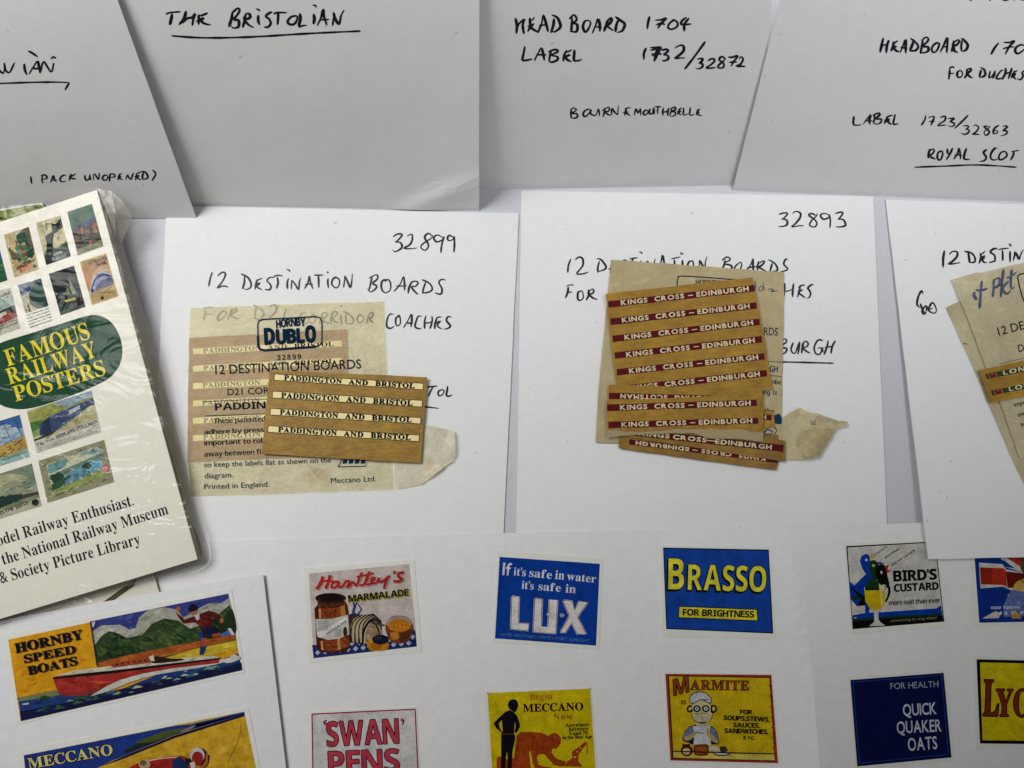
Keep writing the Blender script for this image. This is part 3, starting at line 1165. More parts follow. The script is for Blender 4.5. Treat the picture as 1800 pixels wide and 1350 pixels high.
# pens
def ad_swan(A):
    A.tf(480, 960, 3.46)
    A.poly([(235, 1020), (864, 990), (886, 1450), (244, 1470)], '#e4e3e1')
    A.frame([(237, 1022), (864, 992), (886, 1450), (244, 1470)], 8, '#b23a52')
    R, K = '#cf4f62', '#141014'
    for col, off in ((K, 0.040), (R, 0)):
        A.text("SWAN", 'sb', (330, 1218), (766, 1198), 148, col, off=off, gap=0.01)
        A.text("PENS", 'sb', (340, 1390), (770, 1372), 140, col, off=off, gap=0.02)
    for x, y, s in ((318, 1080, -1), (786, 1058, 1)):
        A.disc((x, y), 11, 11, R)
        A.line([(x + 8 * s, y), (x + 8 * s, y + 14), (x - 2 * s, y + 28)] if s > 0 else [(x - 8, y), (x - 6, y - 14), (x + 10, y - 22)], 7, K, smooth=True)


q_swan = T([(225, 1008), (874, 978), (896, 1462), (234, 1482)], 480, 960, 3.46)
sticker(tA, hA, q_swan, 'white pens advert with red outlined capitals', ad_swan)


# construction toy, boy and kneeling figure
def ad_begin(A):
    A.tf(840, 1190, 8.18)
    A.poly([(140, 232), (1615, 168), (1712, 1640), (222, 1660)], '#e2ce14')
    A.poly([(132, 222), (158, 232), (140, 245)], '#181018')
    A.poly([(1610, 160), (1622, 160), (1618, 185)], '#181018')
    O, K = '#b5531c', '#181521'
    # kneeling man
    A.paint([(560, 830), (620, 790), (760, 790), (900, 800), (960, 820), (1010, 850), (1060, 810), (1130, 805), (1190, 870), (1195, 950), (1160, 1000), (1120, 1040), (1075, 1025), (1060, 1090), (1120, 1170), (1260, 1215), (1260, 1280), (1180, 1290), (1080, 1260), (980, 1150), (880, 1110), (850, 1150), (870, 1260), (960, 1290), (1060, 1300), (1080, 1480), (520, 1500), (270, 1480), (270, 1170), (310, 1140), (420, 1180), (520, 1160), (540, 1000)], '#b5531c', ['#a54a18', '#c05c22', '#ae4e1a', '#9c4416'], 110, 14, 50, 19, tilt=1.4)
    A.poly([(735, 1060), (760, 1080), (790, 1240), (830, 1330), (830, 1480), (700, 1480), (760, 1300)], '#e2ce14')
    A.poly([(860, 1130), (940, 1105), (1000, 1160), (1080, 1260), (1010, 1290), (900, 1260)], '#e2ce14', smooth=True)
    # crane
    A.poly([(1255, 1285), (1270, 1230), (1360, 1160), (1350, 1080), (1530, 940), (1570, 935), (1560, 965), (1450, 1110), (1440, 1200), (1490, 1270), (1500, 1290)], O)
    for q in ([(1400, 1080), (1440, 1060), (1440, 1085)], [(1370, 1150), (1420, 1135), (1400, 1165)], [(1460, 1020), (1480, 1000), (1478, 1040)]):
        A.poly(q, '#e8cf8e')
    A.line([(1565, 960), (1572, 1040), (1572, 1115)], 14, O)
    # boy
    A.poly([(435, 480), (490, 460), (545, 500), (520, 520), (450, 500)], '#a08a2a')
    A.poly([(430, 400), (450, 345), (500, 320), (555, 335), (580, 390), (570, 450), (530, 505), (470, 470), (440, 440)], K, smooth=True)
    A.poly([(330, 560), (400, 495), (460, 480), (520, 510), (565, 560), (600, 660), (605, 720), (560, 800), (525, 800), (545, 700), (530, 640),
            (520, 800), (540, 880), (500, 1050), (490, 1200), (485, 1480), (415, 1480), (430, 1200), (415, 1060), (400, 1200), (380, 1480),
            (325, 1480), (335, 1180), (335, 1040), (335, 820), (350, 790), (265, 740), (225, 665), (280, 610)], K)
    A.poly([(300, 670), (345, 620), (358, 790), (320, 740)], '#e2ce14')
    A.poly([(330, 815), (520, 800), (525, 830), (335, 830)], '#5c4a22')
    A.poly([(280, 745), (350, 780), (335, 805), (300, 775)], '#a8621e')
    A.text('Begin', 'b', (745, 330), (1068, 318), 88, '#cf7a2a')
    A.text('MECCANO', 'b', (650, 505), (1515, 478), 112, '#3c0f16', off=0.022)
    A.text('N', 'b', (1088, 612), (1172, 609), 82, '#b06a20')
    A.text('ow', 'b', (1196, 609), (1366, 604), 82, '#b06a20')
    A.text('Anywhere', 'b', (1262, 720), (1602, 706), 52, '#26120c', off=0.012)
    A.text('between', 'b', (1310, 776), (1588, 764), 50, '#26120c', off=0.012)
    A.text('5 and 70', 'b', (1314, 836), (1578, 828), 50, '#26120c', off=0.012)
    A.text('in the Best Age', 'b', (1216, 893), (1640, 878), 48, '#26120c', off=0.012)


sticker(tA, hA, T([(80, 215), (1632, 150), (1740, 1670), (150, 1690)], 840, 1190, 8.18), 'yellow toy advert with a black standing boy silhouette', ad_begin)


# yeast extract
def ad_marmite(A):
    A.tf(1160, 1180, 8.18)
    A.poly([(78, 36), (1602, 52), (1700, 1322), (152, 1282)], '#b8483c')
    A.poly([(112, 62), (1590, 80), (1668, 1292), (180, 1258)], '#22120c')
    A.poly([(130, 72), (1575, 96), (1650, 1280), (196, 1244)], '#e0c41e')
    A.poly([(192, 1156), (1646, 1196), (1650, 1280), (196, 1244)], '#ead66a')
    A.line([(192, 1150), (1646, 1188)], 16, '#20140a')
    R, K = '#a8502e', '#2a1210'
    # chef
    A.poly([(320, 960), (360, 860), (430, 790), (520, 765), (680, 765), (760, 795), (820, 870), (855, 1010), (850, 1050), (480, 1060), (330, 1000)], '#2a2a30')
    A.poly([(332, 955), (372, 866), (440, 800), (480, 800), (480, 900), (400, 930), (350, 990)], '#7f8fb4', smooth=True)
    A.poly([(740, 800), (800, 860), (842, 1000), (800, 960), (740, 900)], '#7f8fb4', smooth=True)
    A.poly([(470, 790), (730, 780), (720, 880), (735, 1060), (480, 1060), (500, 900)], '#dfe0e4')
    A.poly([(345, 950), (420, 920), (510, 870), (530, 890), (450, 980), (370, 995)], '#c9b27a', smooth=True)
    A.poly([(660, 880), (680, 820), (700, 820), (720, 880), (830, 990), (830, 1040), (720, 980)], '#c9b27a', smooth=True)
    A.line([(510, 890), (560, 880), (640, 900)], 12, '#54585e', smooth=True)
    A.poly([(520, 700), (690, 700), (700, 780), (520, 780)], '#d8cfae')
    A.poly([(440, 560), (470, 460), (590, 405), (720, 460), (765, 580), (745, 680), (680, 740), (600, 755), (520, 730), (460, 660)], '#26202a', smooth=True)
    A.paint([(448, 560), (478, 466), (590, 412), (712, 466), (756, 580), (737, 675), (676, 732), (600, 746), (526, 722), (468, 655)], '#dcd2a0', ['#cfc48e', '#e4dcb4', '#c4b888'], 40, 10, 30, 20, tilt=0.8, smooth=True)
    A.poly([(500, 640), (600, 600), (710, 640), (690, 700), (600, 730), (520, 700)], '#c6c0a2', smooth=True)
    A.disc((602, 662), 10, 10, '#5a4a3a')
    A.line([(495, 605), (560, 615), (610, 600), (690, 605)], 10, '#a8743c', smooth=True)
    A.poly([(420, 400), (440, 350), (490, 310), (570, 282), (660, 310), (730, 370), (745, 420), (715, 470), (600, 412), (470, 470), (425, 430)], '#202838', smooth=True)
    A.paint([(432, 400), (450, 358), (500, 318), (575, 294), (655, 320), (718, 376), (732, 420), (708, 452), (600, 400), (475, 455), (436, 425)], '#dcdfe6', ['#c4c9d6', '#eceef2', '#b4bccd'], 30, 10, 30, 21, tilt=0.8, smooth=True)
    for x in (532, 660):
        A.disc((x, 538), 54, 50, '#15131a')
        A.disc((x, 538), 30, 28, '#e8e8ea')
        A.disc((x, 538), 13, 12, '#2a2a32')
    A.line([(455, 510), (420, 500), (395, 540), (415, 580), (460, 570), (455, 545)], 24, '#15131a', smooth=True)
    A.line([(745, 495), (790, 500), (812, 540), (790, 580), (745, 585), (745, 495)], 24, '#15131a', smooth=True)
    A.line([(440, 530), (440, 555)], 14, '#e6e6e6')
    A.line([(765, 525), (765, 558)], 16, '#e6e6e6')
    # pot, loaf, plate
    A.disc((385, 1140), 88, 82, '#6b2a16')
    A.poly([(315, 1035), (435, 1030), (425, 1080), (325, 1080)], '#4a2012')
    A.poly([(330, 1030), (425, 1026), (420, 1046), (335, 1048)], '#d8c060')
    A.disc((382, 1152), 56, 48, '#e3d6a0')
    A.paint([(484, 1062), (600, 1048), (694, 1064), (692, 1190), (640, 1215), (520, 1210), (488, 1170)], '#8a4a1c', ['#743c14', '#a05a24', '#b8702e', '#68340f'], 40, 10, 30, 22, tilt=0.8, smooth=True)
    A.poly([(510, 1090), (660, 1080), (660, 1170), (530, 1185)], '#b0682a', smooth=True)
    A.disc((890, 1180), 122, 40, '#2e3036')
    A.disc((890, 1168), 118, 34, '#e4e2dc')
    A.poly([(705, 1080), (860, 1085), (860, 1140), (705, 1140)], '#e0dcd6')
    A.poly([(800, 1090), (850, 1080), (860, 1170), (810, 1180)], '#d8c884')
    A.poly([(850, 1080), (945, 1080), (980, 1150), (880, 1175)], '#54402a')
    A.poly([(880, 1095), (930, 1090), (940, 1140), (890, 1145)], '#b8a070')
    for col, off in ((K, 0.045), (R, -0.008)):
        A.text('M', 'sb', (200, 350), (415, 292), 230, col, off=off, up=(-10, -228))
        A.text('ARMITE', 'b', (438, 264), (1280, 272), 134, col, off=off, gap=0.02)
    A.text('IS', 'sb', (302, 472), (374, 474), 54, '#20140c')
    N = '#2a1c10'
    A.text('FOR', 'sb', (1152, 615), (1326, 618), 62, N, off=0.03)
    A.text('SOUPS,STEWS,', 'sb', (915, 700), (1576, 726), 66, N, off=0.03)
    A.text('SAUCES,', 'sb', (1054, 802), (1436, 812), 64, N, off=0.03)
    A.text('SANDWICHES,', 'sb', (928, 886), (1556, 904), 66, N, off=0.03)
    A.text('E', 'sb', (1200, 980), (1242, 981), 56, N)
    A.text('TC.', 'sb', (1258, 981), (1372, 985), 46, N)


sticker(tA, hA, T([(50, 10), (1630, 25), (1730, 1350), (120, 1310)], 1160, 1180, 8.18), 'yellow advert framed in red with a chef', ad_marmite)


# custard
def ad_birds(A):
    A.tf(1470, 940, 7.5)
    A.poly([(130, 150), (1310, 88), (1425, 1145), (215, 1245)], '#14151a')
    A.poly([(148, 168), (1300, 102), (1412, 1136), (222, 1232)], '#dcd9d2')
    B, G, K = '#0c4ab4', '#1d4a28', '#101014'
    A.poly([(212, 1060), (400, 1030), (600, 1020), (1320, 970), (1380, 930), (1412, 1130), (224, 1232)], B)
    A.poly([(216, 1110), (700, 1070), (1390, 1040), (1412, 1136), (222, 1232)], G)
    A.poly([(218, 1140), (700, 1100), (1400, 1065), (1412, 1140), (222, 1232)], K)
    A.paint([(170, 610), (240, 665), (390, 520), (340, 440), (310, 350), (330, 280), (390, 250), (440, 275), (445, 340), (470, 560), (500, 650), (430, 1040), (380, 1060), (380, 930), (270, 940), (200, 860), (180, 790)], '#0c4ab4', ['#0a42a4', '#1a58c0', '#0c3c98'], 40, 8, 28, 23, tilt=0.9)
    A.poly([(440, 345), (500, 330), (560, 370), (560, 420), (530, 600), (640, 640), (540, 720), (400, 860), (200, 860), (240, 800), (370, 790), (360, 690), (470, 560), (430, 460)], G)
    A.poly([(180, 690), (200, 690), (360, 810), (390, 930), (265, 942), (335, 850)], K)
    A.poly([(520, 430), (560, 400), (620, 390), (655, 430), (680, 480), (672, 520), (700, 670), (620, 650), (540, 600), (515, 500)], K, smooth=True)
    A.poly([(445, 300), (470, 240), (490, 235), (480, 280), (530, 270), (490, 310), (450, 330)], '#d8c03c')
    A.poly([(545, 380), (610, 305), (575, 360), (640, 375), (580, 395)], '#2c4c98')
    A.poly([(640, 420), (700, 385), (680, 440), (680, 470), (740, 460), (670, 510), (655, 470)], '#c33030')
    A.disc((396, 332), 15, 18, '#dfe3ea')
    A.disc((490, 406), 18, 18, '#c8c07a')
    A.disc((596, 495), 13, 18, '#e6e6e6')
    # slogan rays
    for p, q, s, c in (((505, 278), (668, 165), 'Custard', 22), ((640, 318), (845, 190), 'another', 30), ((732, 418), (1048, 212), "we've struck", 36)):
        A.text(s, 'sb', p, q, c, '#26262a', gap=0.02)
    for p, q in (((560, 300), (800, 130)), ((700, 330), (1000, 150)), ((800, 400), (1150, 180))):
        A.line([p, q], 6, '#d8cf9a')
    # glass
    A.line([(640, 700), (690, 690), (698, 760), (660, 860), (640, 880)], 34, K, smooth=True)
    A.line([(650, 690), (675, 720), (665, 800), (645, 850)], 12, '#dcdcdc', smooth=True)
    A.poly([(372, 690), (570, 700), (570, 655), (640, 690), (645, 730), (372, 740)], '#243a26')
    A.poly([(372, 735), (648, 728), (645, 880), (610, 970), (520, 1000), (440, 970), (385, 880)], '#e0c818')
    A.poly([(560, 645), (640, 690), (645, 860), (600, 960), (580, 800)], '#e8e0b0')
    A.poly([(605, 735), (648, 730), (644, 870), (610, 950), (600, 860)], '#e0c818')
    A.line([(374, 690), (374, 740)], 8, '#e8e8e0')
    A.poly([(497, 1000), (552, 998), (558, 1120), (590, 1160), (640, 1190), (630, 1200), (440, 1206), (440, 1196), (500, 1150)], '#dedcd8')
    A.text("BIRD'S", 'sb', (758, 615), (1326, 588), 138, K, off=0.03)
    A.text('CUSTARD', 'sb', (765, 752), (1350, 722), 98, K, off=0.03)
    A.text('more sold than ever', 'sb', (695, 930), (1372, 892), 64, K, off=-0.006)
    A.text('something to sing about', 'sbi', (715, 1150), (1330, 1108), 34, '#8f9468')


q_b = T([(105, 118), (1335, 60), (1448, 1215), (190, 1310)], 1470, 940, 7.5)
sticker(tA, hA, q_b, 'custard advert with three bird heads and a yellow glass', ad_birds)


# oats
def ad_oats(A):
    A.tf(1440, 940, 3.29)
    A.poly([(180, 840), (720, 798), (765, 1288), (220, 1340)], '#0d1a58')
    A.frame([(196, 852), (708, 812), (748, 1270), (232, 1322)], 4, '#2f55a8')
    L = '#d5dfea'
    A.text('FOR HEALTH', 'g', (413, 894), (690, 880), 35, '#a9c3dc', gap=0.03)
    A.text('QUICK', 'g', (486, 1048), (680, 1036), 66, L, off=0.012, gap=0.02)
    A.text('QUAKER', 'g', (450, 1150), (708, 1136), 68, L, off=0.012, gap=0.02)
    A.text('OATS', 'g', (515, 1250), (684, 1238), 72, L, off=0.012, gap=0.02)


sticker(tA, hA, T([(168, 822), (733, 780), (782, 1304), (206, 1360)], 1440, 940, 3.29), 'dark blue oats advert with pale capitals', ad_oats)


# tooth powder with flag
def ad_flag(A):
    A.tf(1700, 960, 9)
    A.poly([(100, -60), (1780, -130), (1850, 1180), (192, 1212)], '#133f9a')
    W, R, D = '#dcdad0', '#c2402c', '#7a2018'
    A.poly([(520, 165), (640, 160), (900, 300), (900, 420), (600, 330)], W)
    A.poly([(545, 215), (600, 235), (760, 355), (600, 330), (560, 300)], '#133f9a')
    A.poly([(590, 165), (900, 120), (900, 340), (840, 320)], R)
    A.poly([(186, 262), (560, 285), (620, 370), (900, 420), (900, 720), (700, 700), (560, 640), (212, 670)], W)
    A.poly([(200, 335), (580, 350), (612, 385), (632, 645), (560, 615), (222, 605)], R)
    A.poly([(200, 335), (400, 345), (390, 608), (222, 605)], '#a8321f')
    A.poly([(612, 400), (900, 430), (900, 660), (640, 660)], D)
    A.poly([(860, 160), (960, 150), (960, 460), (880, 420), (840, 340)], '#6a6030')
    A.poly([(720, 690), (760, 590), (850, 530), (960, 510), (1100, 560), (1100, 720), (880, 720)], '#d8b862', smooth=True)
    A.line([(855, 530), (900, 590)], 14, '#5a3a20')
    A.poly([(570, 960), (620, 830), (700, 700), (760, 690), (900, 730), (1150, 720), (1200, 1100), (580, 1120)], '#7785bd')
    for k in range(14):
        A.disc((660 + (k * 83) % 420, 780 + (k * 57) % 280), 22, 26, ['#98a4d0', '#6070ac'][k % 2], 8)
    A.poly([(238, 1146), (420, 1040), (545, 1050), (500, 1140)], W)
    A.poly([(690, 1060), (740, 1000), (830, 1090), (860, 1145), (710, 1145)], '#d2b04a')
    A.text('ODD TOOTH', 'sb', (378, 996), (830, 990), 40, '#e6e8ee', gap=0.05)
    A.text("6d & 1/- PER TIN", 'sb', (428, 1088), (1240, 1080), 56, '#e6e8ee', gap=0.03)


sticker(tA, hA, T([(30, -110), (1840, -190), (1920, 1250), (100, 1275)], 1700, 960, 9), 'blue advert with a red and white flag', ad_flag)


# tea
def ad_lyons(A):
    A.tf(1440, 940, 3.29)
    A.poly([(910, 720), (1560, 735), (1580, 1215), (930, 1207)], '#141214')
    A.poly([(930, 738), (1545, 752), (1562, 1196), (944, 1188)], '#e3d21c')
    for col, off in (('#2a0f0c', 0.04), ('#9a3a1c', 0.0)):
        A.text('L', 'b', (950, 1045), (1034, 1048), 205, col, off=off)
        A.text('YONS', 'b', (1022, 1048), (1400, 1056), 155, col, off=off)


sticker(tA, hA, T([(893, 702), (1580, 718), (1602, 1240), (905, 1235)], 1440, 940, 3.29), 'yellow advert framed in black with brown capitals', ad_lyons)

# ------------------------------------------------------------------ card of two toy adverts, lower left
hC = flat(0.0036)
tC = thing('advert_card', 'white card at the lower left with a speed boat picture above a racing car picture', 'card',
           (table(200, 1250).x, table(200, 1250).y, 0.0032))
plate('card', [(-160, 1117), (0, 1090), (230, 1049.5), (462.5, 1009.5), (512, 1430), (-110, 1510)], hC, 0, 0.0004, CARD, tC)


def ad_boat(A):
    A.tf(0, 980, 3.6)
    A.paint([(52, 520), (570, 410), (612, 690), (1100, 600), (1490, 500), (1530, 712), (130, 1035)], '#ecb128', ['#e5a51f', '#f0bb38', '#dd9c1c'], 60, 14, 40, 1, tilt=-0.2)
    # sky, cloud, trees, bank
    A.paint([(568, 405), (1445, 228), (1490, 480), (614, 690)], '#4a569a', ['#3f4b8c', '#5662a6', '#4a5090', '#6470ae'], 70, 14, 46, 2, tilt=-0.2)
    A.paint([(585, 470), (640, 430), (760, 425), (800, 445), (848, 475), (880, 380), (940, 330), (1040, 315), (1120, 330), (1160, 380), (1260, 320), (1320, 290), (1400, 290), (1450, 255), (1470, 330), (1480, 480), (610, 620)], '#b9b9ac', ['#a6a698', '#c6c6ba', '#b0b2a0', '#cfd0c8', '#9c9e8c'], 110, 12, 40, 3, tilt=-0.5)
    A.paint([(595, 560), (640, 500), (690, 465), (750, 480), (800, 510), (900, 490), (960, 420), (1040, 385), (1130, 400), (1200, 450), (1300, 420), (1380, 360), (1455, 300), (1490, 470), (1300, 530), (620, 670)], '#3f5634', ['#2f4529', '#4d643c', '#56703f', '#263a26', '#63743f', '#3a5230'], 190, 10, 34, 4, tilt=0.6)
    A.paint([(800, 540), (960, 470), (1100, 440), (1240, 480), (1280, 520), (1100, 570), (820, 610)], '#4a5f3a', ['#5c7344', '#38502e', '#66794a', '#2f4429'], 60, 10, 32, 31, smooth=True, tilt=0.6)
    A.paint([(640, 640), (700, 575), (800, 560), (900, 585), (800, 630)], '#34482e', ['#243824', '#465c38'], 24, 10, 26, 32, smooth=True, tilt=0.5)
    A.poly([(1360, 470), (1430, 360), (1470, 330), (1490, 480)], '#31432e', smooth=True)
    A.paint([(612, 668), (800, 620), (1200, 540), (1490, 485), (1493, 515), (1200, 585), (620, 695)], '#bd6a34', ['#a85a2a', '#cc7c42', '#b5622e'], 40, 10, 34, 5, tilt=-0.2)
    A.poly([(860, 660), (1200, 588), (1493, 512), (1493, 545), (1280, 590), (1000, 650)], '#77752f')
    A.paint([(1010, 645), (1250, 575), (1495, 525), (1500, 580), (1260, 640)], '#dcc23e', ['#e8d05a', '#cfb234', '#d8c04a'], 30, 10, 30, 6, tilt=-0.2)
    A.poly([(1390, 485), (1460, 455), (1490, 485), (1400, 500)], '#5d86c2')
    A.poly([(1440, 450), (1460, 447), (1485, 490), (1465, 490)], '#e2e0d6')
    # boy
    A.poly([(1255, 470), (1300, 465), (1310, 560), (1290, 615), (1262, 618), (1270, 540)], '#2b4a88')
    A.poly([(1275, 510), (1310, 510), (1306, 562), (1270, 560)], '#b7623e')
    A.poly([(1275, 450), (1360, 430), (1392, 480), (1380, 500), (1285, 510)], '#262a4c')
    A.poly([(1340, 485), (1392, 475), (1398, 496), (1345, 505)], '#b7623e')
    A.paint([(1112, 345), (1150, 375), (1165, 395), (1230, 370), (1320, 335), (1370, 350), (1410, 390), (1395, 410), (1340, 375), (1345, 430), (1280, 450), (1235, 410), (1160, 418), (1130, 380)], '#6a2624', ['#541c1c', '#8f3630', '#521a1c', '#7a2a24'], 30, 6, 18, 7, tilt=0.8)
    A.poly([(1228, 365), (1262, 350), (1262, 392), (1245, 400)], '#c9c6cf')
    A.disc((1222, 338), 25, 26, '#b97652')
    A.poly([(1190, 320), (1215, 292), (1245, 305), (1248, 330), (1200, 345)], '#1d1f3e', smooth=True)
    A.disc((1128, 328), 14, 18, '#c0764e')
    A.disc((1402, 400), 13, 15, '#c0764e')
    # water
    A.poly([(106, 888), (350, 838), (400, 880), (120, 920)], '#8d9365')
    A.poly([(118, 912), (380, 870), (700, 860), (1100, 700), (1400, 650), (1505, 605), (1532, 712), (132, 1035)], '#31508e')
    A.poly([(126, 975), (400, 920), (900, 800), (1300, 720), (1525, 665), (1532, 712), (132, 1035)], '#252852')
    r = random.Random(4)
    for k in range(90):
        x = r.uniform(150, 1480)
        yb = 1018 - (x - 130) * 0.2307
        yt = 905 - (x - 130) * 0.135 if x < 700 else 830 - (x - 700) * 0.24
        y = yb - (yb - yt) * r.uniform(0.02, 0.95)
        L = r.uniform(22, 80)
        if x + L < 1500:
            A.poly([(x, y), (x + L * 0.4, y - L * 0.30), (x + L * 0.7, y - L * 0.26), (x + L, y - L * 0.18), (x + L * 0.5, y - L * 0.08)],
                   r.choice(['#5f7f4e', '#4c6b58', '#3f6a9a', '#8fb0a4', '#27406e', '#3c5c3c', '#2a3566', '#c9d0b0', '#33548c']), smooth=True)
    A.poly([(570, 880), (640, 835), (760, 765), (880, 735), (1100, 690), (1380, 650), (1500, 625), (1500, 640), (1300, 690), (1000, 740), (820, 790), (700, 840)], '#d9dcd4', smooth=True)
    A.poly([(1390, 645), (1440, 640), (1480, 612), (1520, 640), (1440, 668)], '#e4e6e2', smooth=True)
    A.poly([(140, 925), (185, 918), (180, 930), (145, 933)], '#d5dce0')
    # boat
    A.paint([(335, 768), (345, 755), (700, 720), (1000, 680), (1390, 640), (1385, 668), (1100, 700), (900, 735), (760, 775), (640, 830), (560, 870), (420, 880), (370, 860)], '#b8413a', ['#a8382f', '#c44c40', '#b03c36', '#9a322c'], 60, 10, 36, 8, tilt=-0.15)
    A.poly([(560, 780), (720, 785), (640, 800)], '#d4624a')
    A.poly([(372, 862), (620, 830), (560, 872), (420, 880)], '#9a4038')
    A.poly([(333, 758), (700, 715), (1390, 632), (1390, 644), (700, 735), (340, 770)], '#1d1a26')
    A.paint([(338, 750), (470, 715), (640, 695), (900, 670), (1100, 640), (1350, 622), (1390, 634), (1000, 680), (700, 716)], '#dcd8c6', ['#cfc9b4', '#e6e2d4', '#bdb7a2'], 40, 8, 26, 9, tilt=-0.15)
    A.poly([(695, 680), (760, 660), (930, 635), (960, 665), (720, 698)], '#b05a3c')
    for k in range(6):
        A.disc((740 + k * 36, 676 - k * 5), 9, 6, '#5a2a20', 10)
    A.poly([(960, 660), (990, 625), (1080, 640), (1150, 640), (1150, 652), (980, 670)], '#3a2520', smooth=True)
    A.disc((950, 632), 25, 20, '#a0583a')
    A.poly([(940, 630), (970, 615), (978, 655), (955, 655)], '#dcd6c4')
    # panel
    A.line([(570, 404), (614, 690)], 5, '#2a2438')
    A.poly([(580, 410), (600, 405), (600, 425), (586, 442)], '#d4d6d4', smooth=True)
    N = '#171a34'
    A.text('HORNBY', 'b', (100, 604), (526, 513), 58, N, off=0.04)
    A.text('SPEED', 'b', (156, 668), (480, 604), 50, N, off=0.04)
    A.text('BOATS', 'b', (180, 744), (490, 678), 53, N, off=0.04)


q_boat = T([(52, 520), (1445, 228), (1530, 712), (130, 1035)], 0, 980, 3.6)
sticker(tC, hC, [(4, 1115), (407, 1034), (430, 1182), (28, 1274)], 'speed boat advert with a running boy', ad_boat, curved=False)


def ad_car(A):
    A.tf(0, 980, 3.6)
    A.paint([(150, 1252), (1545, 975), (1650, 1480), (200, 1780)], '#e3b93c', ['#e8c24c', '#d9ac30', '#deb53a', '#caa03a'], 120, 14, 50, 10, tilt=-0.4)
    A.poly([(150, 1252), (1120, 1062), (1200, 1056), (1545, 977), (1548, 990), (1100, 1125), (700, 1290), (400, 1440), (185, 1560)], '#2f4a9a')
    A.poly([(780, 1225), (900, 1160), (1100, 1090), (1300, 1060), (1545, 985), (1100, 1120), (800, 1240)], '#2a3a30')
    A.poly([(850, 1170), (960, 1130), (1040, 1100), (1180, 1075), (1120, 1110), (950, 1170)], '#5e6e32', smooth=True)
    A.poly([(1130, 1105), (1190, 1075), (1240, 1060), (1180, 1105)], '#9a8aa0', smooth=True)
    A.line([(1120, 1060), (1200, 1045), (1340, 1015)], 5, '#e4d640')
    A.poly([(640, 1320), (800, 1250), (1100, 1128), (1548, 990), (1546, 1004), (1100, 1145), (740, 1290)], '#1f2040')
    A.poly([(760, 1300), (900, 1240), (1000, 1190), (880, 1275)], '#e3b93c')
    A.line([(1525, 1050), (1510, 1150), (1440, 1300)], 4, '#a8862a', smooth=True)
    for col, off in (('#141530', 0.09), ('#eadf96', 0.015)):
        A.text('MECCANO', 'b', (182, 1338), (716, 1246), 66, col, off=off)
    # racing car
    A.paint([(800, 1340), (900, 1290), (1060, 1262), (1150, 1255), (1220, 1300), (1260, 1400), (900, 1440)], '#b0352c', ['#96281f', '#c44a3e', '#a8302a'], 40, 8, 26, 11, tilt=-0.2, smooth=True)
    A.line([(880, 1300), (1000, 1275), (1130, 1262)], 6, '#e8dcc8', smooth=True)
    A.disc((915, 1310), 36, 30, '#c9b89a')
    A.disc((905, 1300), 22, 18, '#8a6a50')
    A.poly([(1090, 1290), (1130, 1260), (1170, 1290), (1190, 1340), (1100, 1345)], '#2a3f70', smooth=True)
    A.poly([(1170, 1275), (1210, 1270), (1220, 1310), (1180, 1310)], '#2a2430', smooth=True)
    A.disc((1262, 1262), 54, 58, '#3a3440')
    A.disc((1248, 1252), 46, 50, '#d8d4cc')
    A.disc((1250, 1270), 36, 44, '#b0352c')
    A.poly([(1200, 1300), (1230, 1290), (1240, 1330), (1210, 1335)], '#e8e0d0')
    A.line([(1310, 1240), (1300, 1300), (1250, 1345)], 12, '#d07a2a', smooth=True)
    A.line([(1322, 1250), (1314, 1305), (1270, 1350)], 8, '#2a2030', smooth=True)


sticker(tC, hC, [(32, 1318), (437, 1243), (466, 1392), (44, 1475)], 'yellow racing car advert', ad_car, curved=False)

# ------------------------------------------------------------------ packs of picture cards in cellophane
# the lower pack, almost hidden
_c0, _c1 = table(120, 1040), at(172, 333, hN)
_kq = (_c1.z + 0.0022 - 0.0078) / (_c1.y - _c0.y)


def hQ(x, y):
    return 0.0078 + _kq * (y - _c0.y)


def hP(x, y):
    return 0.0029 + _kq * 0.97 * (y - _c0.y)


tP = thing('card_pack', 'cream pack of cards in cellophane mostly hidden under the railway poster pack', 'card pack',
           (table(60, 720).x, table(60, 720).y, 0.0008), 'cellophane packs of picture cards')
plate('card_block', [(-210, 400), (74, 356.5), (286, 1062), (-20, 1120)], hP, -0.0004, 0.0022, EDGE, tP)
plate('top_card', [(-210, 400), (74, 356.5), (286, 1062), (-20, 1120)], hP, 0, 0.0003, CREAM, tP)
A = Art(hP)
A.tf(0, 340, 7.5)
A.poly([(-400, 300), (0, 225), (330, 165), (520, 140), (560, 160), (700, 600), (-200, 700)], '#8f9a52')
r = random.Random(9)
for k in range(60):
    x, y = r.uniform(-300, 560), r.uniform(150, 420)
    if y > 232 - x * 0.17:
        s = r.uniform(14, 44)
        A.poly([(x - s, y), (x - s * 0.3, y - s * 0.6), (x + s * 0.6, y - s * 0.4), (x + s, y + s * 0.1), (x, y + s * 0.5)], r.choice(['#5a6a2c', '#3c4a20', '#a8ac6a', '#75843c', '#c2c08c', '#2f3a1c']), smooth=True)
A.build('printed_picture', GLOSSPRINT, tP)
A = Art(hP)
A.poly([(181, 1058), (226, 1026), (240, 1018), (236, 1030), (196, 1058)], '#6a6046')  # dark sliver: shade between film and card, painted as flat colour
A.build('painted_gap_shadow', GLOSSPRINT, tP)
plate('cellophane_sleeve', wobble([(-212, 396), (84, 352), (291, 1064), (-22, 1124)], 1.2, 3, 18), hP, 0.0003, 0.00003, CLEAR, tP)

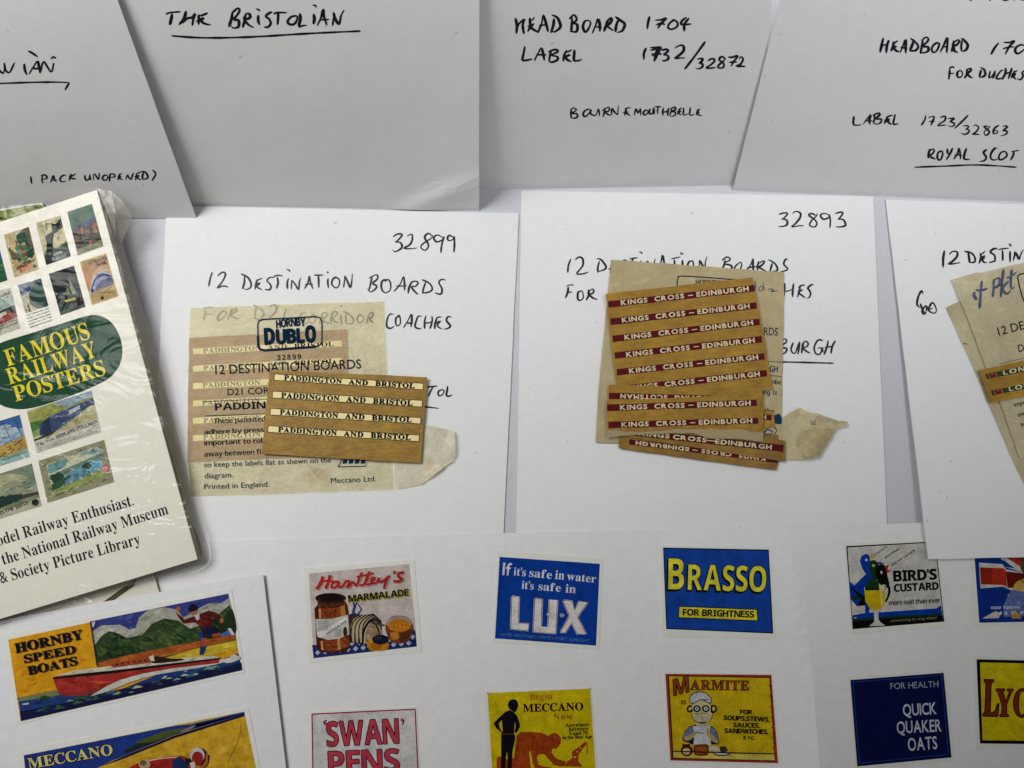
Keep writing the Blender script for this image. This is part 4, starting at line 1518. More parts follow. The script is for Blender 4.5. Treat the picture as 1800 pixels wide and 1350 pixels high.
# the upper pack
tQ = thing('card_pack', 'cellophane pack of cream cards with a green title panel and small railway posters', 'card pack',
           (table(100, 720).x, table(100, 720).y, 0.0036), 'cellophane packs of picture cards')
outQ = [(-200, 457), (170, 334), (347, 983), (-185, 1144)]
plate('card_block', outQ, hQ, -0.0005, 0.0047, EDGE, tQ)
plate('top_card', outQ, hQ, 0, 0.0004, CREAM, tQ)

A = Art(hQ)
A.poly([(-30, 622), (0, 603), (50, 587), (110, 568), (150, 556), (172, 554), (193, 564), (208, 585), (215, 611), (213, 634), (204, 652), (187, 668), (140, 690), (80, 711), (45, 719), (20, 718), (0, 711), (-22, 694), (-38, 662)], '#22593f', smooth=True)
panel = A.build('title_panel', GLOSSPRINT, tQ)
A = Art(hQ, 0.00008)
Y = '#f3e33c'
A.text('FAMOUS', 'b', (14, 644), (160, 594), 29, Y)
A.text('RAILWAY', 'b', (17, 676), (172, 626), 28, Y)
A.text('POSTERS', 'b', (28, 706), (187, 658), 27, Y)
A.build('title_lettering', GLOSSPRINT, panel)
A = Art(hQ)
for s, p, q, c in (('Model Railway Enthusiast.', (-24, 966), (236, 888), 20), ('the National Railway Museum', (6, 993), (297, 903), 20), ('& Society Picture Library', (2, 1026), (248, 956), 20)):
    A.text(s, 'b', p, q, c, '#2a2a30')
A.build('printed_text', GLOSSPRINT, tQ)


def poster(quad, tfm, draw, bgcol):
    """one small picture: its shapes, then brush marks in the colour they fall on, then its lettering"""
    A = Art(hQ)
    A.tf(*tfm)
    shapes, words = [], []
    plain = A.poly

    def poly(pts, col, smooth=False):
        shapes.append((list(pts), hx(col) if isinstance(col, str) else col))
        return plain(pts, col, smooth)
    A.poly = poly
    A.text = lambda *a, **k: words.append((a, k))
    A.poly(quad, bgcol)
    U = lambda u, v: lerpq(quad, u, v)
    draw(A, U)
    A.poly = plain

    def under(x, y):
        hit = shapes[0][1]
        for q, c in shapes:
            k, n = False, len(q) - 1
            for i in range(len(q)):
                if (q[i][1] > y) != (q[n][1] > y) and x < (q[n][0] - q[i][0]) * (y - q[i][1]) / (q[n][1] - q[i][1]) + q[i][0]:
                    k = not k
                n = i
            if k:
                hit = c
        return hit
    r = random.Random(int(quad[0][0]) + 7)
    for _ in range(120):
        u, v = r.uniform(0.06, 0.94), r.uniform(0.06, 0.94)
        x, y = U(u, v)
        c, f = under(x, y), r.choice([0.55, 0.7, 0.8, 1.25, 1.5])
        a, L = r.uniform(-0.9, 0.5), r.uniform(0.02, 0.055)
        du, dv = L * math.cos(a), L * math.sin(a)
        A.z -= EPS - 4e-7
        A.poly([U(u - du, v - dv), U(u - dv * 0.4, v + du * 0.4), U(u + du, v + dv), U(u + dv * 0.4, v - du * 0.4)], tuple(min(0.8, k * f) for k in c), True)
    del A.text
    for a, k in words:
        A.text(*a, **k)
    A.build('printed_poster', LITHO, tQ)


def pu(A, U, pts, col, smooth=True):
    if any(u <= 0 or u >= 1 or v <= 0 or v >= 1 for u, v in pts):
        smooth = False                    # shapes that bleed off the picture keep its straight edge
    A.poly([U(*p) for p in pts], col, smooth=smooth)


def d_devon(A, U):
    pu(A, U, [(0, .25), (.3, .5), (.35, .75), (.1, .6)], '#6f6a4c', False)
    pu(A, U, [(.45, .1), (.75, .02), (1, 0), (1, .55), (.75, .6), (.7, .3), (.5, .35), (.42, .25)], '#2f5e4a')
    pu(A, U, [(.8, .05), (1, .0), (1, .5), (.85, .5)], '#7d7a60', False)
    pu(A, U, [(.3, .35), (.55, .32), (.8, .45), (.75, .65), (.45, .75), (.3, .6)], '#5f8a62')
    pu(A, U, [(.45, .45), (.6, .42), (.65, .6), (.5, .65)], '#8a5a3c')
    pu(A, U, [(.65, .55), (.9, .5), (1, .6), (.85, .72), (.68, .66)], '#2c5240')
    pu(A, U, [(.1, .65), (.35, .6), (.5, .75), (.3, .85), (.1, .78)], '#c9a878')
    pu(A, U, [(.25, .62), (.38, .6), (.42, .7), (.3, .72)], '#2c4f3a')
    pu(A, U, [(.15, .8), (.6, .72), (.95, .76), (.6, .82), (.2, .86)], '#77683f')
    pu(A, U, [(.36, .22), (.40, .2), (.42, .32), (.38, .34)], '#b0432c')
    A.text('DEVON', 'sb', U(.22, .95), U(.76, .935), 66, '#d2402a')
    A.disc(U(.86, .90), 26, 26, '#6a7a6a')


def d_sign(A, U):
    pu(A, U, [(.02, .72), (.3, .66), (.6, .7), (1, .62), (1, 1), (0, 1)], '#4f7a58')
    pu(A, U, [(.0, .8), (.5, .76), (1, .72), (1, 1), (0, 1)], '#202e2c', False)
    A.line([U(.38, .02), U(.36, .7)], 12, '#3a4a48')
    A.line([U(.02, .12), U(.95, .1)], 9, '#4a5654')
    pu(A, U, [(.58, .12), (.75, .16), (1, .05), (.98, .28), (.72, .36), (.6, .36), (.48, .5), (.36, .8), (.1, .95), (.02, .82), (.22, .55), (.22, .34), (.4, .34), (.56, .28)], '#22302e', False)
    A.disc(U(.7, .5), 10, 10, '#22302e')
    A.text('LNER', 'b', U(.38, .86), U(.72, .86), 36, '#e4e8e0', off=0.01)
    A.text('HARVEST', 'bi', U(.28, .97), U(.86, .97), 44, '#cfd4cc')


def d_crowd(A, U):
    pu(A, U, [(0, 0), (1, 0), (1, .42), (0, .42)], '#4a7860', False)
    pu(A, U, [(.2, .0), (.42, 0), (.42, .35), (.2, .35)], '#3f6a54', False)
    pu(A, U, [(0, .38), (.6, .32), (1, .28), (1, .42), (.5, .5), (0, .45)], '#355a70')
    pu(A, U, [(.5, .48), (1, .4), (1, .48), (.5, .54)], '#8a4238')
    pu(A, U, [(.5, .54), (1, .48), (1, .66), (.4, .62)], '#8a7a4c', False)
    r = random.Random(3)
    for k in range(34):
        u, v = r.uniform(.03, .97), r.uniform(.45, .86)
        s = r.uniform(.03, .07)
        pu(A, U, [(u - s, v), (u, v - s * 1.4), (u + s, v - s * .2), (u + s * .4, v + s * 1.3), (u - s * .5, v + s)], r.choice(['#181f1e', '#a83c2c', '#1c2422', '#b8502e', '#222a28', '#7a2a22', '#a0743a', '#1e2622', '#141a1a']), True)
    pu(A, U, [(0, .88), (1, .85), (1, 1), (0, 1)], '#a09a74', False)
    A.text('YOUTH', 'b', U(.3, .93), U(.68, .92), 26, '#2e2c22')
    A.text('FARMING', 'b', U(.2, .99), U(.8, .98), 26, '#2e2c22')


def d_ship(A, U):
    pu(A, U, [(.35, .1), (.75, .05), (.85, .5), (.5, .7), (.35, .5)], '#1a2024')
    pu(A, U, [(.0, .72), (.9, .95), (1, 1), (0, 1)], '#2f4a40', False)
    pu(A, U, [(.36, .56), (.42, .5), (.44, .62)], '#7d8f78', False)
    pu(A, U, [(.46, .56), (.56, .36), (.58, .64)], '#93a488', False)
    pu(A, U, [(.6, .5), (.72, .28), (.78, .55), (.82, .68), (.66, .6)], '#93a488', False)
    pu(A, U, [(.3, .70), (.5, .70), (.76, .73), (.72, .76), (.34, .75)], '#d6cf5a', False)
    A.line([U(.47, .3), U(.47, .72)], 6, '#98a48c')
    A.line([U(.66, .28), U(.68, .72)], 6, '#98a48c')


def d_train(A, U):
    pu(A, U, [(0, .1), (1, .1), (1, .4), (.5, .4), (0, .7)], '#cf9a5a', False)
    pu(A, U, [(.3, .35), (.6, .22), (1, .25), (1, .4), (.4, .6), (.1, .75)], '#d9b896')
    pu(A, U, [(.04, .76), (.10, .62), (.26, .46), (.46, .36), (.66, .34), (.96, .46), (.97, .62), (.5, .72), (.2, .78)], '#c8cad2', False)
    pu(A, U, [(.07, .75), (.13, .63), (.28, .49), (.46, .40), (.64, .38), (.95, .50), (.96, .60), (.5, .70), (.2, .76)], '#2d3c7c', False)
    pu(A, U, [(.15, .66), (.3, .54), (.48, .46), (.66, .46), (.94, .53), (.94, .56), (.6, .54), (.34, .62), (.2, .72)], '#8f99c0', False)
    pu(A, U, [(.44, .42), (.60, .40), (.62, .46), (.48, .48)], '#1c2550', False)
    pu(A, U, [(.22, .64), (.27, .60), (.28, .70), (.22, .73)], '#cfd3de', False)
    pu(A, U, [(.3, .62), (.95, .56), (1, .68), (.3, .72)], '#6d7690')
    pu(A, U, [(0, .74), (1, .68), (1, 1), (0, 1)], '#cfb580', False)
    A.line([U(.05, .76), U(.95, .7)], 10, '#5a5e70')
    A.line([U(.2, .76), U(.9, .9)], 6, '#8a744c')
    A.line([U(.85, .74), U(.2, .92)], 6, '#8a744c')
    A.text('"Coronation', 'b', U(.10, .13), U(.99, .11), 62, '#1c1a44', off=0.02)
    A.text('Scot"', 'b', U(.54, .23), U(.99, .22), 56, '#1c1a44', off=0.02)
    A.disc(U(.42, .92), 20, 26, '#3a3428')


def d_engine(A, U):
    pu(A, U, [(0, 0), (1, 0), (1, .3), (0, .4)], '#a2aab4', False)
    pu(A, U, [(0, .2), (.5, .15), (.5, .3), (0, .32)], '#53668c', False)
    pu(A, U, [(.7, 0), (1, 0), (1, .98), (.85, 1), (.5, .85), (.3, .62), (.35, .4), (.6, .2)], '#2a5a50')
    pu(A, U, [(.62, .1), (.7, .02), (.8, .3), (.6, .45), (.5, .4)], '#3d7264')
    pu(A, U, [(.3, .55), (.6, .8), (.8, 1), (.5, .95), (.3, .75)], '#5f6a58')
    A.line([U(.36, .48), U(.56, .7), U(.7, .72)], 10, '#16302c')
    pu(A, U, [(.14, .76), (.22, .7), (.26, .95), (.18, 1)], '#7c4a30')
    for i, s in enumerate(['he thrives on', 'early daylight', 'comes nearer', 'every day by the', 'southern railway']):
        A.text(s.upper(), 'sb', U(.02, 1.10 + i * .105), U(1.0, 1.10 + i * .105), 19, '#3a3a38')


def d_london(A, U):
    pu(A, U, [(0, .2), (1, .2), (1, .5), (0, .55)], '#b8cdbf', False)
    pu(A, U, [(0, .5), (.5, .44), (1, .42), (1, .66), (0, .7)], '#4c4a48')
    pu(A, U, [(.3, .52), (.6, .5), (.6, .6), (.3, .62)], '#e0dcd0')
    pu(A, U, [(0, .62), (.8, .56), (1, .64), (1, .72), (0, .78)], '#b4605a', False)
    A.text('London', 'b', U(.38, .16), U(.95, .14), 40, '#26262a')
    A.text('modern travel', 'bi', U(.1, .82), U(.96, .79), 30, '#2e2e30')
    A.text('underground', 'bi', U(.1, .88), U(.96, .86), 30, '#2e2e30')


def d_blue(A, U):
    pu(A, U, [(0, .45), (1, .38), (1, 1), (0, 1)], '#2f6a4a', False)
    pu(A, U, [(0, .3), (1, .2), (1, .5), (0, .55)], '#2f74b0')


def d_pullman(A, U):
    pu(A, U, [(0, .3), (.5, .1), (1, 0), (1, .4), (.4, .6), (0, .62)], '#9fb072')
    pu(A, U, [(0, .05), (.4, 0), (.5, .2), (.2, .42), (0, .4)], '#b4b86c')
    pu(A, U, [(.0, .28), (.2, .3), (.2, .45), (.0, .5)], '#5f8a4a')
    pu(A, U, [(.4, .0), (1, 0), (1, .12), (.6, .2)], '#a9bccb')
    pu(A, U, [(.1, .62), (.14, .38), (.3, .28), (1, .18), (1, .32), (.4, .62), (.2, .72)], '#4d5f86', False)
    pu(A, U, [(.12, .55), (.22, .32), (.3, .3), (.28, .62), (.18, .68)], '#31405f', False)
    pu(A, U, [(.6, .28), (.78, .24), (.78, .32), (.6, .38)], '#cfd8e0', False)
    pu(A, U, [(.34, .66), (.9, .34), (1, .34), (1, .66), (.2, .74)], '#c9c39a', False)
    pu(A, U, [(.0, .68), (.4, .62), (.2, .74), (0, .74)], '#3f4a3a', False)
    pu(A, U, [(0, .72), (1, .66), (1, 1), (0, 1)], '#dedacb', False)
    A.text('The New', 'bi', U(.03, .86), U(.3, .82), 30, '#33333a')
    A.text('MIDLAND PULLMAN', 'b', U(.33, .82), U(.98, .76), 34, '#55607a', off=0.02)
    for k in range(3):
        A.line([U(.03, .90 + k * .035), U(.96, .88 + k * .035)], 4, '#8a8a86')


def d_lake(A, U):
    q = [(.1, .14), (.88, .1), (.9, .8), (.1, .86)]
    pu(A, U, q, '#d8d9bd', False)
    pu(A, U, [(.12, .18), (.4, .14), (.36, .3), (.12, .36)], '#7fb0ae')
    pu(A, U, [(.6, .13), (.88, .11), (.88, .25), (.7, .2)], '#8fb8b8')
    pu(A, U, [(.12, .4), (.4, .36), (.88, .28), (.89, .42), (.4, .5), (.12, .5)], '#7d9a8c')
    pu(A, U, [(.3, .54), (.5, .44), (.88, .38), (.89, .62), (.4, .74), (.12, .74)], '#7fb2c4', False)
    pu(A, U, [(.12, .42), (.26, .4), (.32, .56), (.16, .62)], '#365846')
    pu(A, U, [(.11, .62), (.3, .56), (.42, .54), (.3, .68), (.12, .8)], '#466a4c')
    pu(A, U, [(.12, .76), (.5, .7), (.9, .6), (.9, .8), (.12, .86)], '#a3b06a', False)
    pu(A, U, [(.6, .42), (.7, .38), (.74, .48), (.66, .54), (.6, .5)], '#4a6448')
    A.line([U(.67, .5), U(.69, .76)], 9, '#4a4a3a')
    for k in range(9):
        A.line([U(.3 + k * .05, .68 - k * .006), U(.3 + k * .05, .73 - k * .006)], 8, ['#3a3a44', '#6a4a40', '#d8d4c0'][k % 3])
    A.disc(U(.92, .64), 42, 34, '#cf5a50')
    A.text('LMS', 'bi', U(.88, .67), U(.97, .65), 30, '#e4dcc8')


def d_elec(A, U):
    pu(A, U, [(0, 0), (1, 0), (1, .3), (.5, .35), (0, .4)], '#4a78b4')
    pu(A, U, [(.2, .2), (.7, .1), (.9, .35), (.3, .45)], '#b9ccd8')
    pu(A, U, [(0, .6), (.5, .56), (1, .5), (1, .8), (0, .86)], '#c6a860', False)
    pu(A, U, [(0, .55), (.5, .58), (.3, .72), (0, .76)], '#37527c', False)
    A.line([U(.7, .02), U(.78, .56)], 8, '#4a5a6a')
    A.line([U(.9, .0), U(.96, .5)], 8, '#4a5a6a')
    A.line([U(.95, .56), U(.5, .82)], 10, '#4f4634')
    pu(A, U, [(0, .86), (1, .8), (1, 1), (0, 1)], '#a9cbc4', False)
    A.text('Electrification', 'g', U(.1, .93), U(.95, .88), 26, '#33424c')


def d_west(A, U):
    pu(A, U, [(0, 0), (1, 0), (1, .5), (0, .5)], '#8fa08c', False)
    pu(A, U, [(.2, .1), (.6, .05), (.9, .3), (.5, .4), (.2, .35)], '#c4c3a0')
    pu(A, U, [(.4, .3), (.7, .25), (.8, .5), (.4, .55)], '#a8ae94')
    pu(A, U, [(0, .45), (.3, .5), (.75, .58), (.78, .7), (.4, .78), (0, .8)], '#2c4f46', False)
    pu(A, U, [(.75, .62), (1, .66), (1, .72), (.74, .72)], '#555248')
    for k in range(6):
        A.disc(U(.06 + k * .12, .76), 22, 24, '#1f3630')
    pu(A, U, [(0, .78), (1, .72), (1, .86), (0, .9)], '#8f9a78')
    pu(A, U, [(0, .88), (1, .8), (1, 1), (0, 1)], '#c5c3ac', False)
    A.text('SPEED TO THE WEST', 'sb', U(.1, .95), U(.82, .87), 34, '#2a2a2a')
    A.disc(U(.92, .88), 36, 34, '#2c2f30')


zA, zB, zC = (0, 340, 7.5), (0, 440, 7.5), (0, 660, 5.625)
poster([(50, 545), (380, 440), (515, 1000), (190, 1110)], zA, d_devon, '#d6c69a')
poster([(470, 390), (795, 290), (935, 830), (610, 945)], zA, d_sign, '#ddd6ac')
poster([(885, 245), (1210, 135), (1365, 695), (1025, 815)], zA, d_crowd, '#544a32')
poster([(-380, 690), (-44, 575), (100, 1145), (-240, 1255)], zA, d_blue, '#2b4a8a')
poster([(1050, 150), (1400, 40), (1560, 605), (1220, 725)], zB, d_train, '#dcb95e')
poster([(640, 310), (975, 200), (1130, 745), (800, 860)], zB, d_ship, '#252c30')
poster([(235, 460), (540, 370), (640, 735), (335, 835)], zB, d_engine, '#cdc8b0')
poster([(-180, 590), (140, 488), (268, 1030), (-50, 1140)], zB, d_london, '#d6d8c8')
poster([(265, 350), (905, 150), (1003, 560), (365, 770)], zC, d_pullman, '#cdd0a8')
poster([(378, 845), (1030, 635), (1130, 1055), (470, 1262)], zC, d_lake, '#a8a888')
poster([(-400, 570), (195, 388), (295, 805), (-300, 990)], zC, d_elec, '#9ab4cc')
poster([(-330, 1075), (315, 870), (412, 1290), (-230, 1490)], zC, d_west, '#a9ae98')

# cellophane round the upper pack: a loose top and a crumpled skirt
def crumpled_film():
    verts, faces = [], []
    r = random.Random(12)
    NX, NY = 34, 44

    def hz(u, v):
        e = min(u, 1 - u, v, 1 - v)
        return 0.0006 + 0.0011 * min(1, e * 6) * (0.5 + 0.5 * math.sin(9 * u + 5 * v + 2 * math.sin(7 * v))) + r.uniform(0, 0.00012)
    q = [(-203, 455), (175, 331), (353, 985), (-188, 1149)]
    for j in range(NY + 1):
        for i in range(NX + 1):
            u, v = i / NX, j / NY
            p = lerpq(q, u, v)
            verts.append(at(p[0], p[1], hQ, hz(u, v)))
    for j in range(NY):
        for i in range(NX):
            a = j * (NX + 1) + i
            faces.append((a, a + NX + 1, a + NX + 2, a + 1))
    return mesh_obj('cellophane_top', verts, faces, CLEAR, tQ, smooth=True)


crumpled_film()


def crumpled_skirt():
    """side of the sleeve: from the top edge down and outwards, with pleats and the loose ear at the top corner"""
    r = random.Random(5)
    top = [(175, 331), (200, 420), (226, 515), (252, 610), (278, 708), (303, 800), (328, 893), (353, 985), (262, 1014), (170, 1042), (80, 1070), (-30, 1102)]
    out = [(200, 336), (216, 428), (244, 520), (272, 612), (297, 706), (322, 800), (344, 895), (365, 990), (268, 1020), (174, 1048), (82, 1076), (-28, 1108)]
    verts, faces = [], []
    tp, op = spline(top, 8), spline(out, 8)
    N = 6
    for k in range(len(tp)):
        for j in range(N + 1):
            t = j / N
            w = 1.5 * math.sin(math.pi * t)
            a, b = tp[k], op[k]
            p = at(a[0] + (b[0] - a[0]) * t + r.uniform(-w, w), a[1] + (b[1] - a[1]) * t + r.uniform(-w, w), hQ, 0.0006 - 0.0066 * t)
            verts.append(p)
    for k in range(len(tp) - 1):
        for j in range(N):
            a = k * (N + 1) + j
            faces.append((a, a + 1, a + N + 2, a + N + 1))
    mesh_obj('cellophane_side', verts, faces, CLEAR2, tQ)
    # ear
    ear = [(172, 331, .0006), (196, 336, .0), (220, 358, -.001), (232, 381, -.002), (226, 398, -.003), (214, 428, -.005), (203, 416, -.002), (188, 375, .0002)]
    cen = at(203, 375, hQ, 0.0004)
    v2 = [cen] + [at(x, y, hQ, z) for x, y, z in ear]
    f2 = [(0, i + 1, (i + 1) % len(ear) + 1) for i in range(len(ear))]
    mesh_obj('cellophane_ear', v2, f2, CLEAR2, tQ)


crumpled_skirt()

# ------------------------------------------------------------------ pale packet and its labels, left envelope
hI = flat(0.00098)


KX = [('KINGS', .083, .265), ('CROSS', .313, .515), ('-', .541, .576), ('EDINBURGH', .599, .956)]
KXR = [(w, 1 - a, 1 - b) for w, a, b in KX]
KXL = [(w, a - .055, b - .03) for w, a, b in KX]
PB = [('PADDINGTON', .066, .452), ('AND', .50, .627), ('BRISTOL', .678, .941)]
FSR = [('THE', .86, .73), ('FLYING', .66, .45), ('SCOTSMAN', .40, .08)]


def label_sheet(outline, h, name_label, cat, mat, strips, strip_col, text, tkind, tcol, thick=0.0002, group='sheets of train destination labels', frac=(0.07, 0.94), edge=None, gap=0.0, toff=0.0, cap=0.74, wob=0.5, curl=False):
    c = [at(p[0], p[1], h) for p in outline]
    base = sum(c, Vector()) / len(c)
    base.z -= thick
    t = thing('label_sheet', name_label, cat, base, group)
    plate('backing_paper', wobble(outline, wob, int(outline[0][0]), 16), h, 0, thick, mat, t, curved=curl, fine=12)
    for k, q in enumerate(strips):
        rj = random.Random(int(q[0][0] * 10) + int(q[0][1] * 10))
        s = plate('label_strip', wobble(q, 0.35, rj.randint(0, 999), 22), h, 0.00009, 0.00007, PRINTS[strip_col], t, curved=curl, fine=10)
        A = Art(h, 0.00014 if curl else 0.00010, curl)
        jx, jv = rj.uniform(-0.007, 0.007), rj.uniform(-0.05, 0.05)
        if edge:
            A.frame(q, 1.1, edge)
        hh = math.dist(lerpq(q, 0.5, 0), lerpq(q, 0.5, 1)) * cap
        for word, u0, u1 in text:
            v = 0.5 + cap / 2 + jv
            u0, u1 = u0 + jx, u1 + jx
            if u0 > u1:                       # this strip lies upside down
                v = 1 - v
            if word == '-':
                A.line([lerpq(q, u0, 0.52), lerpq(q, u1, 0.52)], hh * 0.19, tcol)
            else:
                A.text(word, tkind, lerpq(q, u0, v), lerpq(q, u1, v), hh, tcol, gap=gap, off=toff)
        A.build('lettering', PRINT, s)
    return t


PRINTS = {'cream': paper_mat('cream_label', hx('#efe0a4'), rough=0.5, mottle=0.08, wave=0.1, specks=False),
          'maroon': paper_mat('maroon_label', hx('#560a18'), spec=0.1, rough=0.6, mottle=0.25, wave=0.1, specks=False),
          'green': paper_mat('green_label', hx('#323e1a'), spec=0.1, rough=0.6, mottle=0.25, wave=0.1, specks=False)}

st = []
for k in range(6):
    y = 612.7 + k * 30.5
    st.append([(339, y), (600.5, y - 14.2), (601, y - 4.0), (339.3, y + 10.2)])
label_sheet([(332.5, 594), (611, 578.5), (613, 657), (616, 800), (329.5, 813)], hI, 'tan sheet of six cream labels inside the pale packet at left', 'label sheet', INNER, st, 'cream', PB, 'b', '#24140a', thick=0.00008, gap=0.04, frac=(0.06, 0.94), toff=0.02, cap=0.78)

hK = flat(0.00116)
tK = thing('glassine_packet', 'pale translucent packet with dark blue printing, lying on the left flat envelope', 'packet',
           (table(510, 700).x, table(510, 700).y, 0.0009), 'printed glassine label packets')
plate('packet_front', wobble([(332.7, 540), (440, 537), (560, 532), (676, 529), (681, 656), (686, 760), (693, 861.5), (520, 868), (335, 873.5), (328.5, 800), (329, 680)], 0.7, 21, 20), hK, 0, 0.00004, GLASS1, tK)
plate('packet_back', wobble([(333.7, 541), (675, 530), (680, 656), (692, 860.5), (336, 872.5), (329.5, 800), (330, 680)], 0.5, 22, 20), hK, -0.00028, 0.00003, GLASS1, tK)


def crumple(x, y, k):
    a = abs(math.sin(x * 150 * k + y * 90 + 1.3 * math.sin(y * 140))) + 0.7 * abs(math.sin(y * 210 * k - x * 120 + math.sin(x * 170))) + 0.4 * abs(math.sin((x + y) * 420 * k))
    return a / 2.1


_fx = table(748, 790).x


def hF(x, y):
    return 0.0010 + 0.0004 * crumple(x, y, 1.0) + 0.0030 * max(0.0, min(1.0, (x - _fx) / 0.012)) * crumple(x, y, 1.0)


plate('packet_flap', wobble(T([(1105, 350), (1150, 310), (1270, 312), (1360, 335), (1436, 352), (1440, 420), (1438, 500), (1380, 545), (1265, 635), (1195, 650), (1128, 660), (1116, 560)], 320, 640, 3), 0.9, 23, 8), hF, 0, 0.00006, GLASS1F, tK, curved=True, fine=8)
plate('packet_flap_fold', wobble(T([(1436, 505), (1380, 545), (1265, 635), (1240, 622), (1300, 565), (1370, 520)], 320, 640, 3), 0.8, 24, 8), hF, 0.0004, 0.00005, GLASS1F, tK, curved=True, fine=8)
A = Art(hK, 0.00003)
N = '#0b3550'
rr = [(462, 561.5), (556, 556.5), (563, 559), (566, 566), (566, 600), (563, 606), (556, 609), (465, 616), (457, 614), (454, 607), (453, 570), (455, 564)]
A.line(rr + [rr[0]], 2.4, N)
A.line([(453.5, 590), (454, 607), (457, 614), (465, 616), (500, 613.5), (556, 609.5)], 4.4, N)
A.text('HORNBY', 'sb', (486, 577.5), (537, 573.2), 14, N, arch=0.14, off=0.03)
A.text('D', 'sb', (466, 605.6), (483, 604.6), 28, N, off=0.05)
A.text('UBL', 'sb', (486.5, 604.4), (535, 601.7), 24.5, N, off=0.05, gap=0.03)
A.text('O', 'sb', (538, 601.5), (555, 600.6), 28, N, off=0.05)
A.build('printed_logo', PRINT, tK)
A = Art(hK, 0.00003)
N2 = '#152534'
A.text('32899', 'sb', (487, 633), (529.5, 631), 9, N2, gap=0.14)
A.text('12 DESTINATION BOARDS', 'g', (378.5, 658), (635, 647.5), 16, N2, off=0.006)
A.text('D21 CORRIDOR COACHES', 'g', (400, 695), (614, 686), 11.5, N2, off=0.006)
A.text('PADDINGTON BRISTOL', 'sb', (378, 721.5), (636, 711), 12.5, N2)
A.line([(358, 706), (655, 694)], 1.0, N2)
A.line([(360, 731), (655, 721)], 1.3, N2)
for s, p, q in (('These patented', (375.5, 744.4), (466, 740.5)), ('adhere by press', (359, 763.7), (464, 759.5)), ('important to rol', (359, 783), (461, 778.5)), ('away between fi', (359, 803), (459, 798))):
    A.text(s, 'sb', p, q, 8.6, N2, off=-0.006)
for s, p, q in (('so keep the labels flat as shewn on the', (359, 821.5), (581.7, 812.8)), ('diagram.', (359.7, 840.7), (409.6, 838.8)), ('Printed in England.', (359, 860), (473, 855.4)), ('Meccano Ltd.', (581.7, 849.3), (660.7, 845.8))):
    A.text(s, 'g', p, q, 9.2, '#14465c')
A.build('printed_text', PRINT, tK)
A = Art(hK, 0.00003).tf(320, 640, 3)
A.line([(822, 542), (846, 500), (985, 496), (966, 538), (822, 542)], 5, '#164862')
for k in range(4):
    x = 850 + k * 32
    A.poly([(x, 503), (x + 24, 502), (x + 18, 524), (x - 6, 525)], '#164862')
A.build('printed_emblem', PRINT, tK)

st = [T(q, 320, 640, 3) for q in ([(488, 52), (1273, 102), (1271, 135), (485, 85)], [(478, 143), (1268, 192), (1265, 226), (475, 178)], [(467, 233), (1260, 283), (1257, 315), (464, 268)], [(455, 325), (1252, 375), (1249, 408), (452, 359)])]
label_sheet([(474, 650.5), (751, 663), (739.3, 814), (460, 798)], flat(0.0030), 'brown sheet of four cream labels lying across the pale packet at left', 'label sheet', BROWN, st, 'cream', PB, 'b', '#150c08', edge='#2a1c10', gap=0.05, frac=(0.065, 0.945), toff=0.065, cap=0.74)

# ------------------------------------------------------------------ brown packet and its labels, right envelope
hL = flat(0.0020)
Z4 = (1020, 440, 3.376)
tL = thing('glassine_packet', 'dull brown packet under maroon label sheets on the right flat envelope', 'packet',
           (table(1215, 620).x, table(1215, 620).y, 0.0012), 'printed glassine label packets')
plate('packet_front', wobble(T([(185, 55), (700, 92), (1210, 130), (1208, 400), (1200, 700), (1190, 740), (1195, 920), (1198, 1140), (640, 1150), (90, 1140), (115, 770), (150, 400)], *Z4), 0.7, 31, 18), hL, 0, 0.00012, GLASS2, tL)
plate('packet_back', wobble(T([(183, 58), (1208, 133), (1196, 1138), (92, 1137)], *Z4), 0.5, 32, 18), hL, -0.0006, 0.00008, GLASS2, tL)


_mx = table(1382, 760).x


def hM(x, y):
    return 0.0014 + 0.0006 * crumple(x, y, 1.1) + 0.0030 * max(0.0, min(1.0, (x - _mx) / 0.012)) * crumple(x, y, 1.1)


plate('packet_flap', wobble(T([(1185, 1010), (1230, 975), (1300, 932), (1370, 965), (1430, 975), (1510, 1005), (1590, 1018), (1582, 1045), (1520, 1060), (1470, 1140), (1415, 1225), (1320, 1240), (1220, 1250), (1192, 1130)], *Z4), 0.9, 33, 7), hM, 0, 0.00010, GLASS2F, tL, curved=True, fine=8)
plate('packet_flap_fold', wobble(T([(1410, 1055), (1520, 1060), (1470, 1140), (1415, 1225), (1330, 1235), (1285, 1150), (1300, 1080)], *Z4), 0.7, 34, 7), hM, 0.0003, 0.00008, GLASS2, tL, curved=True, fine=8)
A = Art(hL).tf(*Z4)
A.line([(574, 250), (576, 185), (582, 162), (600, 153), (760, 162), (960, 178)], 7, '#28384a', smooth=True)
A.text('HORNBY', 'sb', (684, 206), (830, 212), 34, '#28384a')
A.build('printed_logo', PRINT, tL)
A = Art(hL).tf(*Z4)
A.text('BOARDS', 'g', (990, 498), (1172, 507), 46, '#28384a', off=0.008)
A.text('EDINBURGH', 'sb', (960, 712), (1172, 724), 36, '#28485e')
A.line([(950, 652), (1204, 664)], 4, '#343a40')
A.line([(950, 732), (1196, 748)], 4, '#343a40')
A.text('describe', 'sb', (1062, 790), (1192, 797), 26, '#2f3f4c')
A.text('fixing. It', 'sb', (1040, 853), (1168, 860), 27, '#2f3f4c')
A.text('on the', 'sb', (1040, 962), (1148, 968), 27, '#2f3f4c')
A.build('printed_text', PRINT, tL)
A = Art(hL).tf(*Z4)
A.poly([(1140, 985), (1180, 970), (1196, 1000), (1192, 1030), (1150, 1025)], '#2a5478', smooth=True)
A.line([(1090, 1085), (1110, 1060), (1140, 1075), (1135, 1092), (1095, 1092)], 9, '#2a5478')
